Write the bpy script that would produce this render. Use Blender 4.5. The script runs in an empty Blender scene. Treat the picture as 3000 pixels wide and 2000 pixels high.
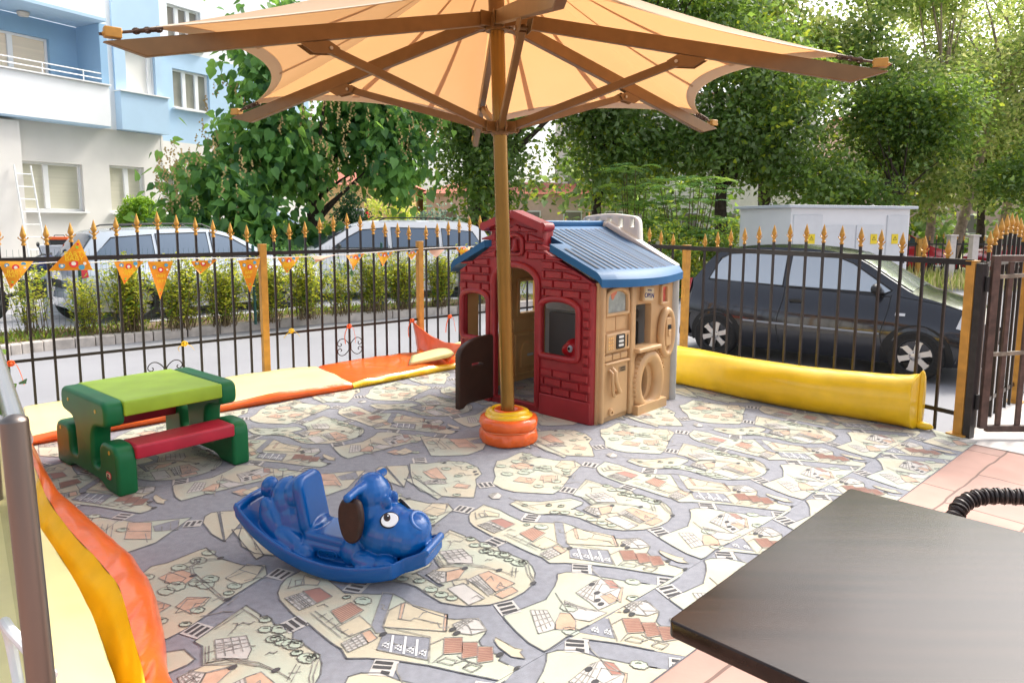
import bpy, bmesh, math, random
import numpy as np
from mathutils import Vector as V, Matrix, noise
random.seed(7); rng=np.random.default_rng(7)
SC=bpy.context.scene; COL=SC.collection
pi=math.pi; R=math.radians
# ------------------------------------------------------------------ helpers
def mat(name,col,rough=.5,metal=0,var=0,vs=6,bump=0,bs=60,coat=0,spec=.5,col2=None,trans=0,tcol=None,stretch=None,det=4,ramp=(.35,.65)):
    m=bpy.data.materials.new(name); m.use_nodes=True; nt=m.node_tree; N=nt.nodes; L=nt.links
    b=N['Principled BSDF']; c=(*col,1); b.inputs['Base Color'].default_value=c
    b.inputs['Roughness'].default_value=rough; b.inputs['Metallic'].default_value=metal
    b.inputs['Coat Weight'].default_value=coat; b.inputs['Coat Roughness'].default_value=.06
    b.inputs['Specular IOR Level'].default_value=spec
    tc=None
    if var or bump or col2:
        tc=N.new('ShaderNodeTexCoord'); src=tc.outputs['Object']
        if stretch:
            mp=N.new('ShaderNodeMapping'); mp.inputs['Scale'].default_value=stretch; L.new(src,mp.inputs[0]); src=mp.outputs[0]
    if var or col2:
        n=N.new('ShaderNodeTexNoise'); n.inputs['Scale'].default_value=vs; n.inputs['Detail'].default_value=det; L.new(src,n.inputs['Vector'])
        r=N.new('ShaderNodeValToRGB'); r.color_ramp.elements[0].position=ramp[0]; r.color_ramp.elements[1].position=ramp[1]
        a=col2 if col2 else tuple(x*(1-var) for x in col); d=col if col2 else tuple(min(1,x*(1+var)) for x in col)
        r.color_ramp.elements[0].color=(*a,1); r.color_ramp.elements[1].color=(*d,1)
        L.new(n.outputs['Fac'],r.inputs[0]); L.new(r.outputs[0],b.inputs['Base Color'])
    if bump:
        n=N.new('ShaderNodeTexNoise'); n.inputs['Scale'].default_value=bs; n.inputs['Detail'].default_value=5; L.new(src,n.inputs['Vector'])
        bp=N.new('ShaderNodeBump'); bp.inputs['Strength'].default_value=bump; bp.inputs['Distance'].default_value=.01
        L.new(n.outputs['Fac'],bp.inputs['Height']); L.new(bp.outputs[0],b.inputs['Normal'])
    if trans:
        t=N.new('ShaderNodeBsdfTranslucent'); t.inputs[0].default_value=(*(tcol or col),1)
        mx=N.new('ShaderNodeMixShader'); mx.inputs[0].default_value=trans
        L.new(b.outputs[0],mx.inputs[1]); L.new(t.outputs[0],mx.inputs[2]); L.new(mx.outputs[0],N['Material Output'].inputs['Surface'])
    return m
class MB:
    def __init__(s): s.v=[]; s.f=[]; s.m=[]
    def add(s,v,f,mi=0):
        o=len(s.v); s.v+= [tuple(p) for p in v]; s.f+=[tuple(i+o for i in q) for q in f]; s.m+=[mi]*len(f); return s
    def box(s,c,d,M=None,mi=0):
        x,y,z=d[0]/2,d[1]/2,d[2]/2; c=V(c)
        vs=[V(p) for p in((-x,-y,-z),(x,-y,-z),(x,y,-z),(-x,y,-z),(-x,-y,z),(x,-y,z),(x,y,z),(-x,y,z))]
        if M is not None: vs=[M@p for p in vs]
        return s.add([p+c for p in vs],[(3,2,1,0),(4,5,6,7),(0,1,5,4),(1,2,6,5),(2,3,7,6),(3,0,4,7)],mi)
    def bar(s,p,q,w,h,up=(0,0,1),mi=0):
        p=V(p);q=V(q);d=(q-p).normalized();u=V(up); r=d.cross(u)
        if r.length<1e-4: r=d.cross(V((1,0,0)))
        r.normalize();u=r.cross(d).normalized(); r=r*w/2;u=u*h/2
        vs=[p-r-u,p+r-u,p+r+u,p-r+u,q-r-u,q+r-u,q+r+u,q-r+u]
        return s.add(vs,[(0,1,2,3),(7,6,5,4),(4,5,1,0),(5,6,2,1),(6,7,3,2),(7,4,0,3)],mi)
    def tube(s,pts,r,n=8,closed=False,cap=True,mi=0,flat=1):
        pts=[V(p) for p in pts];k=len(pts); o=len(s.v); prev=None; rr=r if hasattr(r,'__len__') else [r]*k
        for i,p in enumerate(pts):
            a=pts[(i-1)%k] if (closed or i>0) else p; b=pts[(i+1)%k] if (closed or i<k-1) else p
            d=(b-a)
            if d.length<1e-9: d=V((0,0,1))
            d.normalize()
            if prev is None:
                u=d.cross(V((0,0,1)))
                if u.length<.05: u=d.cross(V((1,0,0)))
                u.normalize()
            else:
                u=prev-d*prev.dot(d)
                if u.length<1e-6: u=d.orthogonal()
                u.normalize()
            prev=u; w=d.cross(u)
            for j in range(n):
                t=2*pi*j/n; s.v.append(tuple(p+u*math.cos(t)*rr[i]+w*math.sin(t)*rr[i]*flat))
        m=k if closed else k-1
        for i in range(m):
            for j in range(n):
                A=o+i*n; B=o+((i+1)%k)*n; j2=(j+1)%n
                s.f.append((A+j,A+j2,B+j2,B+j)); s.m.append(mi)
        if cap and not closed:
            s.f.append(tuple(o+j for j in range(n-1,-1,-1))); s.m.append(mi)
            s.f.append(tuple(o+(k-1)*n+j for j in range(n))); s.m.append(mi)
        return s
    def grid(s,fn,nu,nv,cu=False,cv=False,mi=0,flip=False):
        o=len(s.v)
        for i in range(nu):
            for j in range(nv): s.v.append(tuple(fn(i/(nu if cu else nu-1),j/(nv if cv else nv-1))))
        for i in range(nu if cu else nu-1):
            for j in range(nv if cv else nv-1):
                a=o+i*nv+j;b=o+((i+1)%nu)*nv+j;c=o+((i+1)%nu)*nv+(j+1)%nv;d=o+i*nv+(j+1)%nv
                s.f.append((a,d,c,b) if flip else (a,b,c,d)); s.m.append(mi)
        return s
    def lathe(s,prof,c,n=24,M=None,mi=0,wob=None):
        c=V(c)
        def fn(u,v):
            r,z=prof[min(len(prof)-1,int(round(u*(len(prof)-1))))];t=2*pi*v
            p=V((r*math.cos(t),r*math.sin(t),z))
            if wob: p=wob(p,t)
            return (M@p if M is not None else p)+c
        return s.grid(fn,len(prof),n,cv=True,mi=mi,flip=True)
    def ell(s,c,r,M=None,nu=12,nv=18,mi=0):
        c=V(c); r=(r,r,r) if not hasattr(r,'__len__') else r
        def fn(u,v):
            a=pi*(u*.998+.001);t=2*pi*v;p=V((r[0]*math.sin(a)*math.cos(t),r[1]*math.sin(a)*math.sin(t),r[2]*math.cos(a)))
            return (M@p if M is not None else p)+c
        return s.grid(fn,nu,nv,cv=True,mi=mi)
    def prism(s,poly,fn,mi=0):
        # poly: list of (a,b); fn(a,b,k) -> 3D at k=0 and k=1
        n=len(poly); vs=[fn(a,b,0) for a,b in poly]+[fn(a,b,1) for a,b in poly]
        fs=[tuple(range(n-1,-1,-1)),tuple(range(n,2*n))]+[(i,(i+1)%n,n+(i+1)%n,n+i) for i in range(n)]
        return s.add(vs,fs,mi)
    def xf(s,M):
        s.v=[tuple(M@V(p)) for p in s.v]; return s
def mesh(name,mb,mats,smooth=35):
    me=bpy.data.meshes.new(name); me.from_pydata(mb.v,[],mb.f)
    if not isinstance(mats,(list,tuple)): mats=[mats]
    for m in mats: me.materials.append(m)
    if len(mats)>1: me.polygons.foreach_set('material_index',mb.m)
    bm=bmesh.new(); bm.from_mesh(me); bmesh.ops.recalc_face_normals(bm,faces=bm.faces) if smooth is not None and len(bm.faces)<60000 else None
    bm.to_mesh(me); bm.free()
    if smooth:
        me.polygons.foreach_set('use_smooth',[True]*len(me.polygons)); me.set_sharp_from_angle(angle=R(smooth))
    me.update(); return me
def tag(o,label=None,cat=None,group=None,kind=None):
    if label:o['label']=label
    if cat:o['category']=cat
    if group:o['group']=group
    if kind:o['kind']=kind
    return o
def thing(name,label,cat,loc=(0,0,0),rz=0,group=None):
    e=bpy.data.objects.new(name,None); e.empty_display_size=.1; COL.objects.link(e); e.location=loc; e.rotation_euler=(0,0,rz)
    return tag(e,label,cat,group)
def MX(e): return Matrix.Translation(e.location)@Matrix.Rotation(e.rotation_euler[2],4,'Z')
def obj(name,mb,mats,parent=None,world=False,smooth=35,bevel=0,seg=2,loc=None,label=None):
    if world:
        p=parent
        while p is not None and p.type!='EMPTY': p=p.parent
        if p is not None: mb.xf(MX(p).inverted())
    if loc is not None: mb.xf(Matrix.Translation(-V(loc)))
    o=bpy.data.objects.new(name,mesh(name,mb,mats,smooth)); COL.objects.link(o)
    if loc is not None:o.location=loc
    if parent is not None:o.parent=parent
    if label:o['label']=label
    if bevel:
        m=o.modifiers.new('bevel','BEVEL'); m.width=bevel; m.segments=seg; m.limit_method='ANGLE'; m.angle_limit=R(40); m.harden_normals=False
    return o
def copy_tree(o,parent=None):
    c=o.copy(); COL.objects.link(c)
    if parent is not None: c.parent=parent
    for ch in list(o.children): copy_tree(ch,c)
    return c
def from_curve(cu):
    o=bpy.data.objects.new('tmp',cu); COL.objects.link(o)
    dg=bpy.context.evaluated_depsgraph_get(); me=bpy.data.meshes.new_from_object(o.evaluated_get(dg))
    vs=[tuple(v.co) for v in me.vertices]; fs=[tuple(p.vertices) for p in me.polygons]
    bpy.data.objects.remove(o); bpy.data.curves.remove(cu); bpy.data.meshes.remove(me)
    return vs,fs
def plate(loops,th,bev=0,res=2):
    cu=bpy.data.curves.new('tmp','CURVE'); cu.dimensions='2D'; cu.fill_mode='BOTH'
    for lp in loops:
        sp=cu.splines.new('POLY'); sp.points.add(len(lp)-1); sp.use_cyclic_u=True
        for p,q in zip(sp.points,lp): p.co=(q[0],q[1],0,1)
    cu.extrude=max(th/2-bev,1e-5); cu.bevel_depth=bev; cu.bevel_resolution=res
    if bev: cu.offset=-bev
    return from_curve(cu)
def text(body,size,th=.001,align='CENTER'):
    cu=bpy.data.curves.new('tmp','FONT'); cu.body=body; cu.size=size; cu.align_x=align; cu.align_y='CENTER'; cu.extrude=th
    return from_curve(cu)
def place(mb,vf,o,ex,ey,ez=None,mi=0):
    o=V(o);ex=V(ex);ey=V(ey);ez=V(ez) if ez is not None else ex.cross(ey)
    return mb.add([o+ex*a+ey*b+ez*c for a,b,c in vf[0]],vf[1],mi)
def rrect(x0,x1,y0,y1,r,n=4):
    out=[]
    for cx,cy,a in((x1-r,y1-r,0),(x0+r,y1-r,90),(x0+r,y0+r,180),(x1-r,y0+r,270)):
        for i in range(n+1):
            t=R(a+90*i/n); out.append((cx+r*math.cos(t),cy+r*math.sin(t)))
    return out
def arch(x0,x1,z0,z1,rise,n=10,r=.02):
    c=(x0+x1)/2;h=(x1-x0)/2
    out=[(x0,z0),(x1,z0)]
    for i in range(n+1):
        t=pi*i/n; out.append((c+h*math.cos(t),z1-rise+rise*math.sin(t)**.8 if 0<i<n else z1-rise))
    return out
def oval(cx,cy,rx,ry,n=28): return [(cx+rx*math.cos(2*pi*i/n),cy+ry*math.sin(2*pi*i/n)) for i in range(n)]
def bez(*P,n=12):
    out=[];P=[V(p) for p in P];k=len(P)-1
    for i in range(n+1):
        t=i/n;q=[p.copy() for p in P]
        while len(q)>1:q=[a.lerp(b,t) for a,b in zip(q,q[1:])]
        out.append(q[0])
    return out
def spline(P,n=8):
    P=[V(p) for p in P];out=[]
    for i in range(len(P)-1):
        a,b,c,d=P[max(i-1,0)],P[i],P[i+1],P[min(i+2,len(P)-1)]
        for j in range(n):
            t=j/n;out.append(.5*((2*b)+(c-a)*t+(2*a-5*b+4*c-d)*t*t+(3*b-a-3*c+d)*t**3))
    out.append(P[-1]);return out
# ------------------------------------------------------------------ camera
cd=bpy.data.cameras.new('camera'); cam=bpy.data.objects.new('camera',cd); COL.objects.link(cam); SC.camera=cam
cd.sensor_width=36; cd.lens=36*2071.7/3000; cd.shift_y=-0.0341; cd.clip_end=2000; cd.clip_start=.05
fw=V((0,.99277,-.12007)); rt=V((1,.0006,.00505)).normalized(); up=rt.cross(fw).normalized(); rt=fw.cross(up)
cam.matrix_world=Matrix(((rt.x,up.x,-fw.x,0),(rt.y,up.y,-fw.y,0),(rt.z,up.z,-fw.z,1.45),(0,0,0,1)))
# ------------------------------------------------------------------ light
SUN_EL,SUN_AZ=R(48),R(48)          # azimuth from +Y towards +X
w=bpy.data.worlds.new('World'); SC.world=w; w.use_nodes=True; wn=w.node_tree; bg=wn.nodes['Background']
sky=wn.nodes.new('ShaderNodeTexSky'); sky.sky_type='NISHITA'; sky.sun_disc=False; sky.sun_elevation=SUN_EL; sky.sun_rotation=SUN_AZ
sky.air_density=1.0; sky.dust_density=5; sky.ozone_density=1.0
hs=wn.nodes.new('ShaderNodeHueSaturation'); hs.inputs['Saturation'].default_value=.45
wn.links.new(sky.outputs[0],hs.inputs['Color']); wn.links.new(hs.outputs[0],bg.inputs[0]); bg.inputs[1].default_value=.15
sl=bpy.data.lights.new('sun','SUN'); sl.energy=1.5; sl.angle=R(12); sl.color=(1,.95,.86)
so=bpy.data.objects.new('sun',sl); COL.objects.link(so); so.location=(8,8,12)
sd=V((math.sin(SUN_AZ)*math.cos(SUN_EL),math.cos(SUN_AZ)*math.cos(SUN_EL),math.sin(SUN_EL)))
so.rotation_euler=(-sd).to_track_quat('-Z','Y').to_euler()
SC.view_settings.view_transform='Standard'; SC.view_settings.look='None'; SC.view_settings.exposure=1.28; SC.view_settings.gamma=1
SC.cycles.max_bounces=8; SC.cycles.transparent_max_bounces=12
try: SC.cycles.use_denoising=True
except Exception: pass
# ------------------------------------------------------------------ materials
asphalt=mat('asphalt',(.26,.26,.275),.92,var=.05,vs=.8,bump=.25,bs=180,det=8)
conc=mat('concrete',(.42,.40,.37),.9,var=.15,vs=7,bump=.15)
soil=mat('soil',(.2,.14,.09),.95,var=.35,vs=14,bump=.6,bs=30)
blackm=mat('black_paint',(.016,.012,.012),.38,var=.3,vs=20)
gold=mat('gold_paint',(.52,.27,.045),.42,var=.18,vs=25,metal=.25)
goldp=mat('ochre_post_paint',(.50,.25,.04),.5,var=.15,vs=12)
rust=mat('brown_gate_paint',(.085,.05,.038),.5,var=.35,vs=18)
ribm=mat('bronze_paint',(.20,.105,.035),.4,var=.08,vs=10,metal=.2)
polem=mat('pole_bronze',(.27,.145,.03),.27,var=.06,vs=4,metal=.6)
yvin=mat('yellow_vinyl',(.84,.52,.008),.34,var=.08,vs=5,bump=.12,bs=9,coat=.35)
yvin2=mat('lit_yellow_vinyl',(.86,.74,.33),.38,var=.06,vs=4,bump=.15,bs=9,coat=.1)  # yellow vinyl with the overexposed light on its tops put into the colour
ovin=mat('orange_vinyl',(.84,.13,.015),.28,var=.1,vs=5,bump=.3,bs=14,coat=.3)
green=mat('green_plastic',(.006,.15,.048),.42,var=.12,vs=5,bump=.04,bs=120,spec=.35)
lime=mat('lime_plastic',(.36,.56,.035),.4,var=.08,vs=6,bump=.05,bs=150)
redseat=mat('crimson_plastic',(.52,.02,.05),.33,var=.1,vs=6,bump=.05,bs=150)
blue=mat('blue_plastic',(.0008,.095,.35),.24,var=.05,vs=6,bump=.03,bs=120,coat=.1)
brickm=mat('brick_red_plastic',(.30,.018,.024),.42,var=.12,vs=7,bump=.06,bs=160)
tan=mat('tan_plastic',(.56,.35,.175),.45,var=.08,vs=5,bump=.04,bs=140)
tanin=mat('ochre_plastic',(.74,.44,.17),.45,var=.08,vs=5,bump=.04,bs=140)
greypl=mat('grey_plastic',(.42,.42,.40),.45,var=.06,vs=5)
whitepl=mat('off_white_plastic',(.68,.68,.64),.45,var=.05,vs=5)
roofblue=mat('roof_blue_plastic',(.015,.11,.27),.5,var=.10,vs=4,spec=.3)
darkgroove=mat('groove_blue',(.006,.02,.06),.6,var=.1)
browndoor=mat('dark_brown_plastic',(.045,.022,.014),.42,var=.15,vs=8,bump=.05,bs=120)
black=mat('black_rubber',(.012,.012,.012),.6,var=.2)
white=mat('white_enamel',(.8,.8,.78),.35,var=.03)
redp=mat('red_plastic',(.62,.01,.02),.3,var=.06)
chrome=mat('steel_brushed',(.22,.19,.17),.34,metal=1,var=.12,vs=8,stretch=(1,1,.05))  # darkened base colour stands in for a dark interior mirrored in the post
steel=mat('galvanised_steel',(.35,.33,.32),.4,metal=.9,var=.15)
# ------------------------------------------------------------------ ground
FA=V((-3.55,5.195,0)); FD=V((.745,.667,0)).normalized(); FN=V((FD.y,-FD.x,0))   # left fence, FN points into the terrace
RA=V((3.007,4.878,0)); RD=V((-.4924,.8704,0)); GA=V((3.085,4.72,0)); GD=V((.735,.678,0)).normalized()
def fence_pt(s,z=0): return FA+FD*s+V((0,0,z))
mb=MB(); mb.grid(lambda u,v:V((-260+520*u,-60+560*v,-.30)),40,40)
tag(obj('road',mb,asphalt,smooth=None),'grey asphalt lane running past the play terrace',kind='structure')
Cn=V((.80,9.09,0))
pave=mat('stamped_pavement',(.56,.33,.26),.75,var=.12,vs=2.5,bump=.12,bs=35)
nt=pave.node_tree;b=nt.nodes['Principled BSDF']
tc=nt.nodes.new('ShaderNodeTexCoord');mp=nt.nodes.new('ShaderNodeMapping');mp.inputs['Rotation'].default_value=(0,0,R(-42));br=nt.nodes.new('ShaderNodeTexBrick')
nz=nt.nodes.new('ShaderNodeTexNoise');nz.inputs['Scale'].default_value=3;ma=nt.nodes.new('ShaderNodeVectorMath');ma.operation='MULTIPLY_ADD';ma.inputs[1].default_value=(.05,.05,0)
nt.links.new(tc.outputs['Object'],nz.inputs['Vector']);nt.links.new(nz.outputs['Color'],ma.inputs[0]);nt.links.new(tc.outputs['Object'],ma.inputs[2])
nt.links.new(ma.outputs[0],mp.inputs[0]);nt.links.new(mp.outputs[0],br.inputs[0])
br.inputs['Color1'].default_value=(.46,.27,.215,1);br.inputs['Color2'].default_value=(.40,.25,.205,1);br.inputs['Mortar'].default_value=(.17,.10,.08,1)
br.inputs['Scale'].default_value=1;br.inputs['Mortar Size'].default_value=.006;br.inputs['Brick Width'].default_value=.62;br.inputs['Row Height'].default_value=.38;br.offset=.37;br.squash=1.4;br.squash_frequency=3
old=b.inputs['Base Color'].links[0].from_socket
mx=nt.nodes.new('ShaderNodeMix');mx.data_type='RGBA';mx.blend_type='MULTIPLY';mx.inputs[0].default_value=.0
nv=nt.nodes.new('ShaderNodeTexNoise');nv.inputs['Scale'].default_value=2.2;nv.inputs['Detail'].default_value=7;rv=nt.nodes.new('ShaderNodeMapRange');rv.inputs[1].default_value=.3;rv.inputs[2].default_value=.7;rv.inputs[3].default_value=.8;rv.inputs[4].default_value=1.12
nt.links.new(tc.outputs['Object'],nv.inputs['Vector']);nt.links.new(nv.outputs['Fac'],rv.inputs[0]);vm=nt.nodes.new('ShaderNodeVectorMath');vm.operation='SCALE'
nt.links.new(br.outputs['Color'],vm.inputs[0]);nt.links.new(rv.outputs[0],vm.inputs['Scale']);nt.links.new(vm.outputs[0],b.inputs['Base Color'])
tpoly=[(-9,.3),(-3.96,4.83),(Cn.x,Cn.y),(3.06,4.70),(3.13,4.66),(12.2,13.0),(14,12.5),(14,-6),(-9,-6)]
tpoly=[V((*p,0)) for p in tpoly]
mb=MB(); n=len(tpoly)
mb.add([p+V((0,0,-.006)) for p in tpoly]+[p+V((0,0,-.31)) for p in tpoly],[tuple(range(n))]+[(i,i+n,(i+1)%n+n,(i+1)%n) for i in range(n)],0)
mb.m=[0]+[1]*n
tag(obj('pavement',mb,[pave,conc],smooth=None),'terrace floor of pink stamped concrete around the play carpet',kind='structure')
# pale edge strip of concrete under fence and by the gate
mb=MB()
for p,q,w in((V((3.0,4.62,0)),V((7.5,8.75,0)),.42),):
    d=(q-p).normalized();nn=V((d.y,-d.x,0)); mb.add([p+nn*w,q+nn*w,q-nn*.02,p-nn*.02],[(0,1,2,3)])
    mb.v=[(a,b_,-.002) for a,b_,_ in mb.v]
tag(obj('path',mb,mat('pale_concrete',(.62,.58,.54),.9,var=.12,vs=9),smooth=None),'pale concrete strip along the far fence line',kind='structure')
# parking side: kerb, soil bed, light paving
kl=[(-9.2,6.0),(-6.517,8.859),(-6.137,9.35),(-5.193,10.114),(-3.433,11.733),(-2.422,12.432),(-1.037,13.326),(1.6,15.2),(6,18.2)]
kl=[V((*p,0)) for p in kl]
def offs(pl,d):
    out=[]
    for i,p in enumerate(pl):
        t=(pl[min(i+1,len(pl)-1)]-pl[max(i-1,0)]).normalized(); out.append(p+V((-t.y,t.x,0))*d)
    return out
def strip(a,b,z):
    m=MB();k=len(a);m.add([V((p.x,p.y,z)) for p in a]+[V((p.x,p.y,z)) for p in b],[(i,i+1,k+i+1,k+i) for i in range(k-1)]);return m
mb=MB();k2=offs(kl,.16);k=len(kl)
for i in range(k-1):
    for j in range(5):
        a=kl[i].lerp(kl[i+1],j/5+.004);c=kl[i].lerp(kl[i+1],(j+1)/5-.004);d=k2[i].lerp(k2[i+1],(j+1)/5-.004);e=k2[i].lerp(k2[i+1],j/5+.004)
        lo=[V((p.x,p.y,-.31)) for p in(a,c,d,e)];hi=[V((p.x,p.y,-.165)) for p in(a,c,d,e)]
        mb.add(lo+hi,[(4,5,6,7),(0,1,5,4),(1,2,6,5),(2,3,7,6),(3,0,4,7)])
tag(obj('kerb',mb,mat('kerb_stone',(.50,.45,.40),.9,var=.2,vs=6,bump=.2),smooth=None,bevel=.012),'pale kerb stones between lane and hedge bed',kind='structure')
mb=strip(k2,offs(kl,1.15),-.18); tag(obj('soil',mb,soil,smooth=None),'bare brown soil of the hedge bed',kind='structure')
mb=strip(offs(kl,1.15),offs(kl,26),-.172)
pv=mat('light_paving',(.50,.49,.49),.85,var=.1,vs=6)
nt=pv.node_tree;b=nt.nodes['Principled BSDF'];tc=nt.nodes.new('ShaderNodeTexCoord');br=nt.nodes.new('ShaderNodeTexBrick');mp=nt.nodes.new('ShaderNodeMapping');mp.inputs['Rotation'].default_value=(0,0,R(-40))
br.inputs['Color1'].default_value=(.55,.53,.53,1);br.inputs['Color2'].default_value=(.49,.48,.48,1);br.inputs['Mortar'].default_value=(.30,.30,.29,1);br.inputs['Scale'].default_value=1;br.inputs['Brick Width'].default_value=.22;br.inputs['Row Height'].default_value=.12;br.inputs['Mortar Size'].default_value=.005
nt.links.new(tc.outputs['Object'],mp.inputs[0]);nt.links.new(mp.outputs[0],br.inputs[0]);nt.links.new(br.outputs['Color'],b.inputs['Base Color'])
tag(obj('parking_lot',mb,pv,smooth=None),'light block paving of the parking bay',kind='structure')
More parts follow.
